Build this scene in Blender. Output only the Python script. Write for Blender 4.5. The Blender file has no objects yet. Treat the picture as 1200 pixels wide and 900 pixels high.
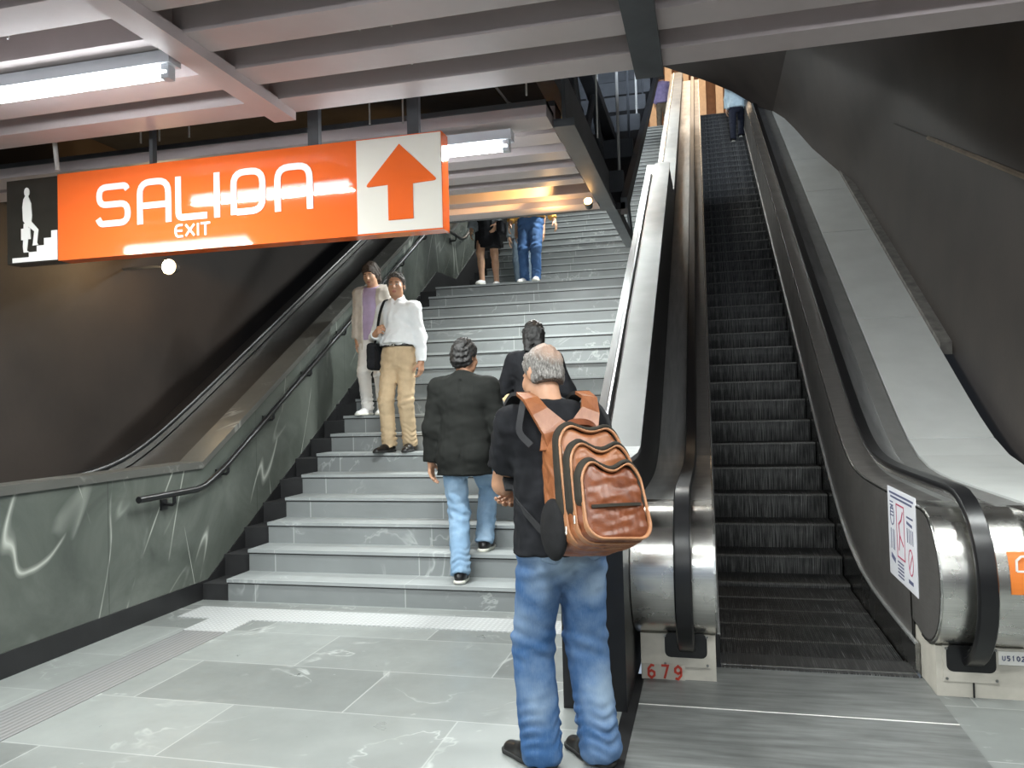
import bpy, bmesh, math, random
import numpy as np
from mathutils import Vector, Matrix
random.seed(4); RNG = np.random.RandomState(7)
S = bpy.context.scene
COL = S.collection
PI = math.pi

# ------------------------------------------------------------------ materials
def new_mat(name):
    m = bpy.data.materials.new(name); m.use_nodes = True
    nt = m.node_tree; b = nt.nodes['Principled BSDF']
    return m, nt, b
def N(nt, t, **kw):
    n = nt.nodes.new(t)
    for k, v in kw.items():
        if k.startswith('i_'): n.inputs[k[2:].replace('_', ' ')].default_value = v
        else: setattr(n, k, v)
    return n
def L(nt, a, b): nt.links.new(a, b)
def ramp(nt, fac, stops):
    r = nt.nodes.new('ShaderNodeValToRGB'); e = r.color_ramp.elements
    while len(e) < len(stops): e.new(0.5)
    for i, (p, c) in enumerate(stops):
        e[i].position = p; e[i].color = (c[0], c[1], c[2], 1) if hasattr(c, '__len__') else (c, c, c, 1)
    L(nt, fac, r.inputs[0]); return r.outputs[0]
def math_(nt, op, a, b=None):
    n = nt.nodes.new('ShaderNodeMath'); n.operation = op
    for i, v in enumerate((a, b)):
        if v is None: continue
        if isinstance(v, (int, float)): n.inputs[i].default_value = v
        else: L(nt, v, n.inputs[i])
    return n.outputs[0]
def mix(nt, fac, a, b, blend='MIX'):
    n = nt.nodes.new('ShaderNodeMix'); n.data_type = 'RGBA'; n.blend_type = blend
    for i, v in ((0, fac), (6, a), (7, b)):
        if isinstance(v, (int, float)): n.inputs[i].default_value = v
        elif hasattr(v, '__len__'): n.inputs[i].default_value = (v[0], v[1], v[2], 1)
        else: L(nt, v, n.inputs[i])
    return n.outputs[2]
def objco(nt, sc=(1, 1, 1), src='Object'):
    t = nt.nodes.new('ShaderNodeTexCoord'); mp = nt.nodes.new('ShaderNodeMapping')
    mp.inputs['Scale'].default_value = sc; L(nt, t.outputs[src], mp.inputs[0]); return mp.outputs[0]
def noise(nt, co, scale, detail=4, rough=.55, dist=0):
    n = N(nt, 'ShaderNodeTexNoise'); n.inputs['Scale'].default_value = scale; n.inputs['Detail'].default_value = detail
    n.inputs['Roughness'].default_value = rough; n.inputs['Distortion'].default_value = dist
    L(nt, co, n.inputs['Vector']); return n.outputs['Fac']
def bump(nt, b, h, strength=.3, dist=.01):
    n = nt.nodes.new('ShaderNodeBump'); n.inputs['Strength'].default_value = strength; n.inputs['Distance'].default_value = dist
    L(nt, h, n.inputs['Height']); L(nt, n.outputs[0], b.inputs['Normal'])

def plain(name, col, rough=.5, metal=0., var=.12, nsc=6, bmp=.0, bsc=60, sc=(1, 1, 1), spec=.5):
    m, nt, b = new_mat(name); co = objco(nt, sc)
    f = noise(nt, co, nsc, 5)
    lo = [c * (1 - var) for c in col]; hi = [min(1, c * (1 + var)) for c in col]
    L(nt, ramp(nt, f, [(.3, lo), (.7, hi)]), b.inputs['Base Color'])
    b.inputs['Roughness'].default_value = rough; b.inputs['Metallic'].default_value = metal
    b.inputs['Specular IOR Level'].default_value = spec
    if bmp: bump(nt, b, noise(nt, co, bsc, 3), bmp, .005)
    return m
def emis(name, col, st):
    m, nt, b = new_mat(name)
    b.inputs['Base Color'].default_value = (*col, 1); b.inputs['Emission Color'].default_value = (*col, 1)
    b.inputs['Emission Strength'].default_value = st; return m

def stone(name, base, vein, plane='xy', tile=(1.2, .6), off=.5, rough=.35, vsc=1.0, vamt=.6, speck=.5, joint=.006, jcol=None, tvar=.18, stretch=(1, 1, 1), vwid=.012, spec=.5):
    m, nt, b = new_mat(name)
    t = nt.nodes.new('ShaderNodeTexCoord'); o = t.outputs['Object']
    mp = nt.nodes.new('ShaderNodeMapping'); mp.inputs['Scale'].default_value = stretch; L(nt, o, mp.inputs[0]); co = mp.outputs[0]
    n1 = noise(nt, co, .8 * vsc, 5, .6, .9)
    v1 = math_(nt, 'ABSOLUTE', math_(nt, 'SUBTRACT', n1, .5))
    v1 = ramp(nt, v1, [(0, 1), (vwid, 0)])
    mk = ramp(nt, noise(nt, co, 1.7 * vsc, 3), [(.48, 0), (.62, 1)])
    n2 = noise(nt, co, 3.5 * vsc, 6, .65, 1.4)
    v2 = ramp(nt, n2, [(.60, 0), (.72, 1)])
    n3 = ramp(nt, noise(nt, co, 14 * vsc, 5, .7), [(.58, 0), (.72, 1)])
    veins = math_(nt, 'MULTIPLY', v1, mk)
    sp = math_(nt, 'MULTIPLY', math_(nt, 'MULTIPLY', v2, n3), speck)
    fac = math_(nt, 'MAXIMUM', math_(nt, 'MULTIPLY', veins, vamt), sp)
    cl = ramp(nt, noise(nt, co, 1.1, 4), [(.3, [c * .86 for c in base]), (.7, [c * 1.12 for c in base])])
    # tiles
    sx = nt.nodes.new('ShaderNodeSeparateXYZ'); L(nt, o, sx.inputs[0]); cb = nt.nodes.new('ShaderNodeCombineXYZ')
    ax = {'x': 0, 'y': 1, 'z': 2}
    L(nt, sx.outputs[ax[plane[0]]], cb.inputs[0]); L(nt, sx.outputs[ax[plane[1]]], cb.inputs[1])
    br = N(nt, 'ShaderNodeTexBrick'); br.offset = off; L(nt, cb.outputs[0], br.inputs['Vector'])
    for k, v in (('Scale', 1), ('Mortar Size', joint), ('Mortar Smooth', .1), ('Brick Width', tile[0]), ('Row Height', tile[1]), ('Bias', 0)):
        br.inputs[k].default_value = v
    br.inputs['Color1'].default_value = (1 - tvar,) * 3 + (1,); br.inputs['Color2'].default_value = (1 + tvar * .4,) * 3 + (1,)
    br.inputs['Mortar'].default_value = (1, 1, 1, 1)
    c = mix(nt, 1., cl, br.outputs['Color'], 'MULTIPLY')
    c = mix(nt, fac, c, vein)
    c = mix(nt, math_(nt, 'MULTIPLY', br.outputs['Fac'], .55), c, jcol or vein)
    L(nt, c, b.inputs['Base Color'])
    rr = ramp(nt, noise(nt, co, 5, 5), [(.3, rough * .8), (.7, min(1, rough * 1.3))]); L(nt, rr, b.inputs['Roughness'])
    b.inputs['Specular IOR Level'].default_value = spec
    bump(nt, b, n2, .05, .004)
    return m
def brushed(name, col, rough=.25, sc=(1, 60, 60), var=.1, smudge=.5, metal=1.):
    m, nt, b = new_mat(name)
    f = noise(nt, objco(nt, sc), 4, 4); g = noise(nt, objco(nt), 3.2, 5)
    L(nt, ramp(nt, f, [(.3, [c * (1 - var) for c in col]), (.7, [min(1, c * (1 + var)) for c in col])]), b.inputs['Base Color'])
    L(nt, ramp(nt, g, [(.35, rough), (.7, rough * (1 + smudge))]), b.inputs['Roughness'])
    b.inputs['Metallic'].default_value = metal
    bump(nt, b, f, .06, .002); return m

M = {}
M['floor'] = stone('floor_stone', (.215, .228, .220), (.52, .54, .525), 'xy', (1.2, .6), .5, .34, 1.15, .55, .95, .004, (.42, .43, .42), .30)
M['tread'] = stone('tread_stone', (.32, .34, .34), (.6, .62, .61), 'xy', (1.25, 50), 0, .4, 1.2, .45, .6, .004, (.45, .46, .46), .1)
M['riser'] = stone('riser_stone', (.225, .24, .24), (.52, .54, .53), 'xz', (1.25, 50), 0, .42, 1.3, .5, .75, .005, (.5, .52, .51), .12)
def marble():
    m, nt, b = new_mat('dark_green_marble'); o = objco(nt)
    def streak(ang, sc, lo, wid, msc):
        t = nt.nodes.new('ShaderNodeTexCoord'); mp = nt.nodes.new('ShaderNodeMapping'); mp.vector_type = 'TEXTURE'
        mp.inputs['Rotation'].default_value = (ang, 0, 0); mp.inputs['Scale'].default_value = (1, .30, 1.9); L(nt, t.outputs['Object'], mp.inputs[0])
        n = noise(nt, mp.outputs[0], sc, 1.2, .4, .12); v = math_(nt, 'ABSOLUTE', math_(nt, 'SUBTRACT', n, .5))
        k = ramp(nt, noise(nt, o, msc, 3), [(lo, 0), (lo + .10, 1)])
        return math_(nt, 'MULTIPLY', ramp(nt, v, [(0, 1), (wid * .4, .55), (wid, 0)]), k)
    f = math_(nt, 'MAXIMUM', math_(nt, 'MULTIPLY', streak(math.radians(-22), .55, .47, .0055, 1.1), .75), math_(nt, 'MULTIPLY', streak(math.radians(12), .42, .50, .0045, .9), .95))
    f = math_(nt, 'MAXIMUM', f, math_(nt, 'MULTIPLY', streak(math.radians(-40), .9, .5, .02, 1.7), .22))
    g = noise(nt, o, 1.3, 6, .6, .8)
    base = ramp(nt, g, [(.28, (.052, .060, .052)), (.5, (.082, .092, .080)), (.74, (.125, .136, .120))])
    sx = nt.nodes.new('ShaderNodeSeparateXYZ'); L(nt, o, sx.inputs[0])
    w = math_(nt, 'ABSOLUTE', math_(nt, 'SUBTRACT', math_(nt, 'FRACT', math_(nt, 'MULTIPLY', sx.outputs[1], .55)), .5))
    j = ramp(nt, w, [(.0, .6), (.0022, 0)])
    c = mix(nt, f, base, (.50, .52, .47)); c = mix(nt, j, c, (.03, .034, .03))
    L(nt, c, b.inputs['Base Color']); b.inputs['Roughness'].default_value = .24; return m
M['marble'] = marble()
M['marble_cap'] = stone('marble_cap', (.085, .085, .077), (.3, .3, .28), 'yz', (1.9, 50), 0, .35, 1.2, .6, .5, .004, (.08, .08, .08), .1)
M['black_stone'] = plain('black_skirting', (.012, .012, .013), .45, var=.3)
M['gutter'] = plain('dark_step_gutter', (.020, .020, .021), .6, var=.25, bmp=.1)
M['nosing'] = plain('dark_nosing_line', (.02, .02, .02), .5)
M['steel'] = brushed('brushed_stainless', (.62, .62, .60), .24)
M['steel_drum'] = brushed('brushed_drum_stainless', (.66, .65, .62), .22, (1, 1, 40), .08)
M['steel_cap'] = brushed('stainless_cap', (.18, .185, .185), .45, (1, 1, 1), .05, .3, .35)
M['steel_dark'] = brushed('dark_stainless_panel', (.30, .30, .29), .2, (2, 2, 40), .12)
M['steel_deck'] = brushed('worn_deck_metal', (.40, .405, .40), .30, (6, .5, 1), .15, .5, .55)
M['inner_panel'] = brushed('inner_panel_steel', (.15, .142, .135), .3, (2, 2, 30), .1, .5, .45)
M['dull_deck'] = plain('dull_dark_deck', (.042, .040, .038), .55, .1, var=.15)
M['steel_plain'] = plain('polished_trim', (.55, .55, .53), .25, 1., .05)
M['plate'] = brushed('worn_landing_plate', (.175, .182, .178), .36, (.7, 6, 1), .3, .5, .35)
M['rubber'] = plain('black_rubber', (.007, .007, .008), .32, var=.25)
M['black_panel'] = plain('black_side_panel', (.009, .009, .010), .4, var=.3)
M['white_panel'] = plain('white_deck_panel', (.56, .575, .56), .42, var=.06, nsc=3)
M['grey_strip'] = plain('grey_deck_strip', (.16, .16, .155), .45, var=.12)
M['concrete'] = plain('rough_concrete', (.15, .142, .13), .85, var=.35, nsc=9, bmp=.4, bsc=40)
M['vault'] = plain('dark_brown_vault', (.035, .0265, .0215), .65, var=.2, nsc=1.6, bmp=.15, bsc=25)
M['seam'] = plain('lit_wall_seam_tint', (.20, .155, .11), .8, var=.25)
M['dark_void'] = plain('dark_plenum', (.012, .012, .014), .9, var=.4)
M['beam'] = plain('taupe_painted_beam', (.49, .425, .42), .5, var=.07, nsc=3)
M['beam_dark'] = plain('dark_grey_steelwork', (.06, .064, .07), .5, var=.2)
M['rod'] = plain('pale_hanger_rod', (.45, .44, .42), .5)
M['base_plate'] = plain('cream_painted_metal', (.50, .47, .41), .5, var=.1, nsc=9)
M['red_ink'] = plain('red_stencil_ink', (.50, .05, .03), .7)
M['orange'] = plain('orange_sign_face', (.86, .145, .028), .05, var=.015)
M['sign_white'] = plain('white_sign_face', (.80, .76, .68), .05, var=.015)
M['sign_black'] = plain('dark_sign_face', (.030, .027, .022), .05, var=.1)
M['vinyl'] = plain('white_vinyl', (.86, .84, .80), .25, var=.01)
M['paper'] = plain('poster_paper', (.72, .72, .76), .5, var=.04)
M['print_blue'] = plain('blue_grey_print', (.10, .11, .20), .6)
M['print_red'] = plain('magenta_print', (.45, .05, .12), .6)
M['orange_sticker'] = plain('orange_sticker', (.72, .20, .035), .35, var=.03)
M['tube'] = emis('fluorescent_tube', (.93, .97, 1.), 22.)
M['warm_lens'] = emis('warm_lamp_lens', (1., .72, .38), 60.)
M['amber_lens'] = emis('amber_lamp_lens', (1., .55, .2), 22.)
M['fixture'] = plain('white_fixture_tray', (.6, .62, .66), .4, var=.04)
M['hall_floor'] = plain('terracotta_hall_floor', (.42, .22, .13), .5, var=.15)
M['hall_wall'] = plain('brown_hall_panels', (.22, .11, .055), .6, var=.2)
M['hall_col'] = plain('cream_hall_column', (.62, .47, .32), .6, var=.1)

# tactile paving: small raised domes pattern
def tactile():
    m, nt, b = new_mat('white_tactile_tile'); co = objco(nt, (1, 1, 1))
    v = N(nt, 'ShaderNodeTexVoronoi', feature='F1'); v.inputs['Scale'].default_value = 28; v.inputs['Randomness'].default_value = 0.
    L(nt, co, v.inputs['Vector'])
    d = ramp(nt, v.outputs['Distance'], [(.28, 1), (.36, 0)])
    L(nt, mix(nt, d, (.37, .38, .38), (.49, .50, .50)), b.inputs['Base Color']); b.inputs['Roughness'].default_value = .45
    bump(nt, b, d, .5, .006); return m
M['tactile'] = tactile()
def guide():
    m, nt, b = new_mat('grey_guide_strip'); co = objco(nt)
    w = N(nt, 'ShaderNodeTexWave', wave_type='BANDS', bands_direction='X'); w.inputs['Scale'].default_value = 9; w.inputs['Distortion'].default_value = 0
    L(nt, co, w.inputs['Vector'])
    L(nt, ramp(nt, w.outputs['Fac'], [(.3, (.15, .15, .15)), (.6, (.215, .215, .213))]), b.inputs['Base Color'])
    b.inputs['Roughness'].default_value = .5; bump(nt, b, w.outputs['Fac'], .4, .004); return m
M['guide'] = guide()
def treadmetal():
    m, nt, b = new_mat('ribbed_step_metal')
    f = noise(nt, objco(nt, (95, 1.6, 1.6)), 2, 3); g = noise(nt, objco(nt, (3, 3, 3)), 1.5, 4)
    a = math_(nt, 'MULTIPLY', ramp(nt, f, [(.46, 0), (.72, 1)]), ramp(nt, g, [(.35, .25), (.65, 1)]))
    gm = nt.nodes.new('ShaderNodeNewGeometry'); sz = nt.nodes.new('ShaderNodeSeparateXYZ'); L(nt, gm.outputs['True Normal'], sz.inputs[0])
    a = math_(nt, 'MULTIPLY', a, ramp(nt, math_(nt, 'ABSOLUTE', sz.outputs[2]), [(.4, 1), (.9, .30)]))   # streaks stay full on risers and weaken on treads
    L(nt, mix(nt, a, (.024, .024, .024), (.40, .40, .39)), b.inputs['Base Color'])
    b.inputs['Roughness'].default_value = .5; b.inputs['Metallic'].default_value = .35; return m
M['step_metal'] = treadmetal()
M['step_edge'] = plain('worn_step_edge', (.20, .195, .185), .45, .5, var=.5, nsc=30)

# ------------------------------------------------------------------ object helpers
ORG = {}
def setp(o, label=None, cat=None, group=None, kind=None):
    if label: o['label'] = label
    if cat: o['category'] = cat
    if group: o['group'] = group
    if kind: o['kind'] = kind
def thing(name, label, cat, loc=(0, 0, 0), rz=0., group=None):
    o = bpy.data.objects.new(name, None); COL.objects.link(o); o.empty_display_size = .1
    o.location = loc; o.rotation_euler = (0, 0, rz); setp(o, label, cat, group); ORG[o.name] = Vector(loc); return o
def link(name, me, parent=None, loc=None):
    o = bpy.data.objects.new(name, me); COL.objects.link(o)
    if parent is not None: o.parent = parent; ORG[o.name] = ORG[parent.name]
    else:
        ORG[o.name] = Vector(loc or (0, 0, 0)); o.location = ORG[o.name]
    return o
def smooth(me, ang=.6):
    for p in me.polygons: p.use_smooth = True
    try: me.set_sharp_from_angle(angle=ang)
    except Exception: pass
class MB:
    """collects shapes in world coordinates, then links them as one mesh object"""
    def __init__(s): s.bm = bmesh.new()
    def poly(s, pts, faces):
        vs = [s.bm.verts.new(p) for p in pts]
        for f in faces:
            try: s.bm.faces.new([vs[i] for i in f])
            except ValueError: pass
        return s
    def box(s, a, b):
        (x0, y0, z0), (x1, y1, z1) = a, b
        p = [(x0, y0, z0), (x1, y0, z0), (x1, y1, z0), (x0, y1, z0), (x0, y0, z1), (x1, y0, z1), (x1, y1, z1), (x0, y1, z1)]
        return s.poly(p, [(0, 3, 2, 1), (4, 5, 6, 7), (0, 1, 5, 4), (1, 2, 6, 5), (2, 3, 7, 6), (3, 0, 4, 7)])
    def prism(s, yz, x0, x1):
        n = len(yz); pts = [(x0, y, z) for y, z in yz] + [(x1, y, z) for y, z in yz]
        return s.poly(pts, [tuple(range(n)), tuple(range(2 * n - 1, n - 1, -1))] + [(i, i + n, (i + 1) % n + n, (i + 1) % n) for i in range(n)])
    def band(s, up, lo, x0, x1):
        """strip solid between an upper and a lower yz polyline of equal length"""
        n = len(up)
        pts = [(x, y, z) for x in (x0, x1) for pl in (up, lo) for y, z in pl]
        A, B, C, D = 0, n, 2 * n, 3 * n; fs = []
        for i in range(n - 1):
            fs += [(A + i, A + i + 1, C + i + 1, C + i), (B + i, D + i, D + i + 1, B + i + 1), (A + i, B + i, B + i + 1, A + i + 1), (C + i, C + i + 1, D + i + 1, D + i)]
        fs += [(A, C, D, B), (A + n - 1, B + n - 1, D + n - 1, C + n - 1)]
        return s.poly(pts, fs)
    def tube(s, path, r, seg=10, cap=True):
        P = [Vector(p) for p in path]; rings = []
        for i, p in enumerate(P):
            t = ((P[min(i + 1, len(P) - 1)] - P[max(i - 1, 0)])).normalized()
            u = t.orthogonal().normalized() if i == 0 else (u - t * u.dot(t)).normalized()
            v = t.cross(u); rr = r[i] if hasattr(r, '__len__') else r
            rings.append([s.bm.verts.new(p + (u * math.cos(2 * PI * k / seg) + v * math.sin(2 * PI * k / seg)) * rr) for k in range(seg)])
        for a, b in zip(rings, rings[1:]):
            for k in range(seg): s.bm.faces.new([a[k], a[(k + 1) % seg], b[(k + 1) % seg], b[k]])
        if cap: s.bm.faces.new(rings[0][::-1]); s.bm.faces.new(rings[-1])
        return s
    def sweep(s, yz, prof, xc):
        """profile points (dx, dn) swept along a yz path; dn along the path's left normal"""
        n = len(yz); rings = []
        for i, (y, z) in enumerate(yz):
            a = yz[max(i - 1, 0)]; b = yz[min(i + 1, n - 1)]; ty, tz = b[0] - a[0], b[1] - a[1]; l = math.hypot(ty, tz) or 1
            ny, nz = -tz / l, ty / l
            rings.append([s.bm.verts.new((xc + dx, y + ny * dn, z + nz * dn)) for dx, dn in prof])
        m = len(prof)
        for a, b in zip(rings, rings[1:]):
            for k in range(m): s.bm.faces.new([a[k], a[(k + 1) % m], b[(k + 1) % m], b[k]])
        s.bm.faces.new(rings[0][::-1]); s.bm.faces.new(rings[-1]); return s
    def build(s, name, mat, parent=None, bevel=0., sm=False, loc=None, weld=False):
        if weld: bmesh.ops.remove_doubles(s.bm, verts=s.bm.verts, dist=1e-5)
        if bevel: bmesh.ops.bevel(s.bm, geom=[e for e in s.bm.edges if e.is_manifold and e.calc_face_angle(0) > .5], offset=bevel, segments=2, affect='EDGES', clamp_overlap=True)
        bmesh.ops.recalc_face_normals(s.bm, faces=s.bm.faces)
        o0 = ORG[parent.name] if parent is not None else Vector(loc or (0, 0, 0))
        if o0.length: bmesh.ops.translate(s.bm, verts=s.bm.verts, vec=-o0)
        me = bpy.data.meshes.new(name); s.bm.to_mesh(me); s.bm.free()
        if sm: smooth(me)
        me.materials.append(mat)
        return link(name, me, parent, loc)
def struct(o): o['kind'] = 'structure'; return o
def copy_tree(o, parent=None):
    c = o.copy(); COL.objects.link(c)
    if parent is not None: c.parent = parent
    ORG[c.name] = ORG[o.name]
    for ch in [k for k in o.children]: copy_tree(ch, c)
    return c

# ------------------------------------------------------------------ camera
R = np.array([[.97044, 0, 0], [0, 0, 0], [0, 0, 0]])
F = 925.
ay = np.array([230, 17, F]); az = np.array([212, -545, F])
cy = ay / np.linalg.norm(ay); cz = az - (az @ cy) * cy; cz /= np.linalg.norm(cz); cx = np.cross(cy, cz)
W = np.array([cx, cy, cz])                       # rows: world axes in camera (right, down, forward)
cam = bpy.data.cameras.new('camera'); co = bpy.data.objects.new('camera', cam); COL.objects.link(co)
cam.sensor_fit = 'HORIZONTAL'; cam.sensor_width = 36; cam.lens = 36 * F / 1200; cam.clip_start = .05; cam.clip_end = 200
r_, d_, f_ = W[:, 0], W[:, 1], W[:, 2]
co.matrix_world = Matrix(((r_[0], -d_[0], -f_[0], 0), (r_[1], -d_[1], -f_[1], 0), (r_[2], -d_[2], -f_[2], 1.5), (0, 0, 0, 1)))
S.camera = co

# ------------------------------------------------------------------ dimensions
RISE, RUN, N1, Y1 = .177, .301, 18, 5.53
ZL = RISE * N1                                    # landing height
YL = Y1 + RUN * (N1 - 1)                          # landing nose
Y2 = 12.5; N2 = 34; ZT = ZL + RISE * N2           # upper flight
YT = Y2 + RUN * (N2 - 1)
SX0, SX1 = -3.72, -.74
def nose(Y):                                      # height of the nosing line over the whole stair
    if Y < Y1: return 0.
    if Y < YL: return RISE + (Y - Y1) * RISE / RUN
    if Y < Y2: return ZL
    return min(ZT, ZL + RISE + (Y - Y2) * RISE / RUN)
ES = .6
def inc(Y, y0=6.63, w=.25):
    t = (Y - y0) / w
    return ES * w * (math.log1p(math.exp(t)) if t < 30 else t)

# ------------------------------------------------------------------ floor and tactile paving
struct(MB().poly([(-9, -6, 0), (-.45, -6, 0), (-.45, 5.56, 0), (-9, 5.56, 0)], [(0, 1, 2, 3)]).build('floor', M['floor']))
struct(MB().poly([(-.38, -6, 0), (6, -6, 0), (6, 9, 0), (1.05, 9, 0), (1.05, 2.4, 0), (-.38, 2.4, 0)], [(0, 1, 2, 3, 4, 5)]).build('floor_beside_escalator', M['floor']))
struct(MB().poly([(-.45, -6, .001), (-.38, -6, .001), (-.38, 4.4, .001), (-.45, 4.4, .001)], [(0, 1, 2, 3)]).build('trim_1', M['black_stone']))
tp = MB().box((-3.82, 5.045, -.01), (-.745, 5.35, .006)).box((-3.55, 4.745, -.01), (-3.21, 5.045, .006)).build('tactile_paving', M['tactile'])
setp(tp, 'white dotted tactile paving strip on the floor before the bottom stair', 'tactile paving')
gp = MB().box((-3.535, -4, -.01), (-3.22, 4.745, .005)).build('guide_strip', M['guide'])
setp(gp, 'dark grey ribbed guide strip running along the floor beside the marble wall', 'guide strip')

# ------------------------------------------------------------------ stairs
def flight(name, label, y0, z0, n, landing):
    t = thing(name, label, 'stairs', ((SX0 + SX1) / 2, y0, z0))
    for k in range(n):
        ya = y0 + RUN * k; last = k == n - 1
        yb = ya + (landing if last and landing else RUN + .04)
        zt = z0 + RISE * (k + 1)
        st = MB().box((SX0, ya, zt - RISE - .02), (SX1, yb, zt - .028)).build('step', M['riser'], t)
        MB().box((SX0 - .004, ya - .014, zt - .026), (SX1, yb, zt)).build('tread', M['tread'], st)
        MB().box((SX0, ya - .006, zt - .036), (SX1, ya + .02, zt - .024)).build('nosing_line', M['nosing'], st)
    return t
flight('staircase', 'lower flight of grey stone stairs rising from the tiled floor to the landing', Y1, 0, N1, Y2 - YL + .04)
flight('staircase', 'upper flight of grey stone stairs rising beyond the landing to the upper hall', Y2, ZL, N2, 1.2)
# dark stepped gutter between wall and stairs
g = MB()
for k in range(N1):
    ya = Y1 + RUN * k; yb = ya + RUN if k < N1 - 1 else Y2
    g.box((-3.97, ya + .02, -.02), (SX0, yb + .02, RISE * (k + 1) - .05))
for k in range(N2):
    ya = Y2 + RUN * k; g.box((-3.97, ya + .02, ZL - .3), (SX0, ya + RUN + .02, ZL + RISE * (k + 1) - .05))
struct(g.build('trim_2', M['gutter']))
# marble wall on the left with sloping cap
def wall_line(off, ext=0.):
    p = [(-2., 1.1 + off)]
    p += [(5.56, 1.1 + off)]
    zl = 1.1 + .588 * (YL + .35 - 5.56)
    p += [(YL + .35, zl + off), (Y2 - .45, zl + off), (YT, zl + .588 * (YT - Y2 + .45) + off)]
    return p
WL = wall_line(-.05)
struct(MB().prism(WL + [(YT, 2), (9, -.3), (-2, -.3)], -4.13, -3.97).build('wall_left', M['marble']))
cap = MB().band(wall_line(0), wall_line(-.055), -4.17, -3.95).build('trim_3', M['marble_cap'], bevel=.006); struct(cap)
bl = lambda o: [(-2., .145 + o), (5.62, .145 + o), (YL + .75, .145 + o + .588 * (YL + .75 - 5.62)), (Y2 - .15, .145 + o + .588 * (YL + .75 - 5.62) + .03), (YT, .145 + o + .588 * (YL + .75 - 5.62) + .588 * (YT - Y2 + .15))]
up = bl(0); lo = [(-2., -.02), (5.62, -.02), (up[2][0], up[2][1] - .5), (up[3][0], up[3][1] - .5), (up[4][0], up[4][1] - .5)]
struct(MB().band(up, lo, -3.975, -3.962).build('baseboard_left', M['black_stone']))

# handrail on the left wall
t = thing('stair_handrail', 'black tubular handrail on brackets along the left marble wall', 'handrail', (-3.87, 4.72, .9))
hz = lambda Y: .9 + .594 * (Y - 5.5)
path = [(-3.87, 4.72, .895), (-3.87, 5.36, .898), (-3.87, 5.46, .915), (-3.87, 5.58, .965), (-3.87, 5.75, hz(5.75)), (-3.87, YL + .4, hz(YL + .4)), (-3.87, YL + .55, hz(YL + .47)), (-3.87, Y2 - .1, hz(YL + .47)), (-3.87, Y2 + .1, hz(YL + .47) + .06), (-3.87, YT, hz(YL + .47) + .588 * (YT - Y2))]
MB().tube(path, .024, 12).build('rail', M['rubber'], t, sm=True)
for Y in [5.1, 5.78, 6.5, 7.22, 8.02, 8.9, 9.8, 10.7, 12.1]:
    z = hz(Y) if Y > 5.5 else .9
    if Y > YL + .5: z = hz(YL + .47)
    b = MB().tube([(-3.87, Y, z - .015), (-3.87, Y, z - .07), (-3.885, Y, z - .085), (-3.965, Y, z - .085)], .013, 8)
    b.box((-3.972, Y - .035, z - .125), (-3.955, Y + .035, z - .045)).build('bracket', M['rubber'], t, sm=True)

# ------------------------------------------------------------------ stainless parapet between stairs and escalator
PT = [(3.85, 1.19), (4.75, 1.19), (4.95, 1.215), (11.2, 1.215 + .578 * 6.25)]
t = thing('parapet', 'black parapet with a wide stainless cap between the lower stairs and the escalator', 'parapet', (-.58, 7, 0))
MB().prism([(y, z - .02) for y, z in PT] + [(11.2, 2.6), (9.2, 1.6), (5.4, -.02), (3.85, -.02)], -.735, -.425).build('side_panel', M['black_panel'], t)
MB().band(PT, [(y, z - .03) for y, z in PT], -.62, -.418).build('cap', M['steel_cap'], t, bevel=.004)
MB().band([(y, z - .06) for y, z in PT], [(y, z - .12) for y, z in PT], -.742, -.60).build('ledge', M['black_panel'], t)
MB().tube([(-.66, y, z - .015) for y, z in PT[:3]] + [(-.66, 10.7, PT[2][1] + .578 * 5.75 - .015)], .02, 10).build('rail', M['rubber'], t, sm=True)
PU = [(11.2, 4.28), (12.3, 4.30), (12.5, 4.36), (YT + .2, 4.36 + .588 * (YT - 12.3)), (YT + 2.5, 4.36 + .588 * (YT - 12.3))]
PU = [(y, z + .42) for y, z in PU]
t = thing('parapet', 'stainless-capped parapet continuing beside the upper stairs above the landing', 'parapet', (-.58, 12, 3))
MB().band([(y, z - .02) for y, z in PU], [(y, z - 1.9) for y, z in PU], -.735, -.425).build('side_panel', M['black_panel'], t)
MB().band(PU, [(y, z - .03) for y, z in PU], -.62, -.418).build('cap', M['steel_cap'], t, bevel=.004)
MB().tube([(-.66, y, z - .015) for y, z in PU], .02, 10).build('rail', M['steel'], t, sm=True)

# ------------------------------------------------------------------ escalators
YE = 22.4
def rail_path(y0, off, r, ztop=1.0, yc=4.47, end=YE, a0=-85):
    """newel arc + flat + incline; off lowers the line, r is the newel radius"""
    zc = ztop + off - r; p = []
    for i in range(17):
        a = math.radians(a0 - (90 + (-a0) + 90 - 90 + 0) * 0 + 0)  # start angle kept for clarity
        th = math.radians(-80 - i * (190 / 16.))
        p.append((yc + r * math.cos(th), zc + r * math.sin(th)))
    Y = yc + .25
    while Y < end: p.append((Y, inc(Y, y0) + ztop + off)); Y += .14 if Y < 8.2 else 1.6
    p.append((end, inc(end, y0) + ztop + off)); p.append((end + 1.2, inc(end, y0) + ztop + off))
    return p
hr_prof = [(-.043, -.012), (-.036, -.022), (.036, -.022), (.043, -.012), (.045, .004), (.036, .018), (.012, .022), (-.012, .022), (-.036, .018), (-.045, .004)]
hr_prof = [(a, -b) for a, b in hr_prof]

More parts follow.
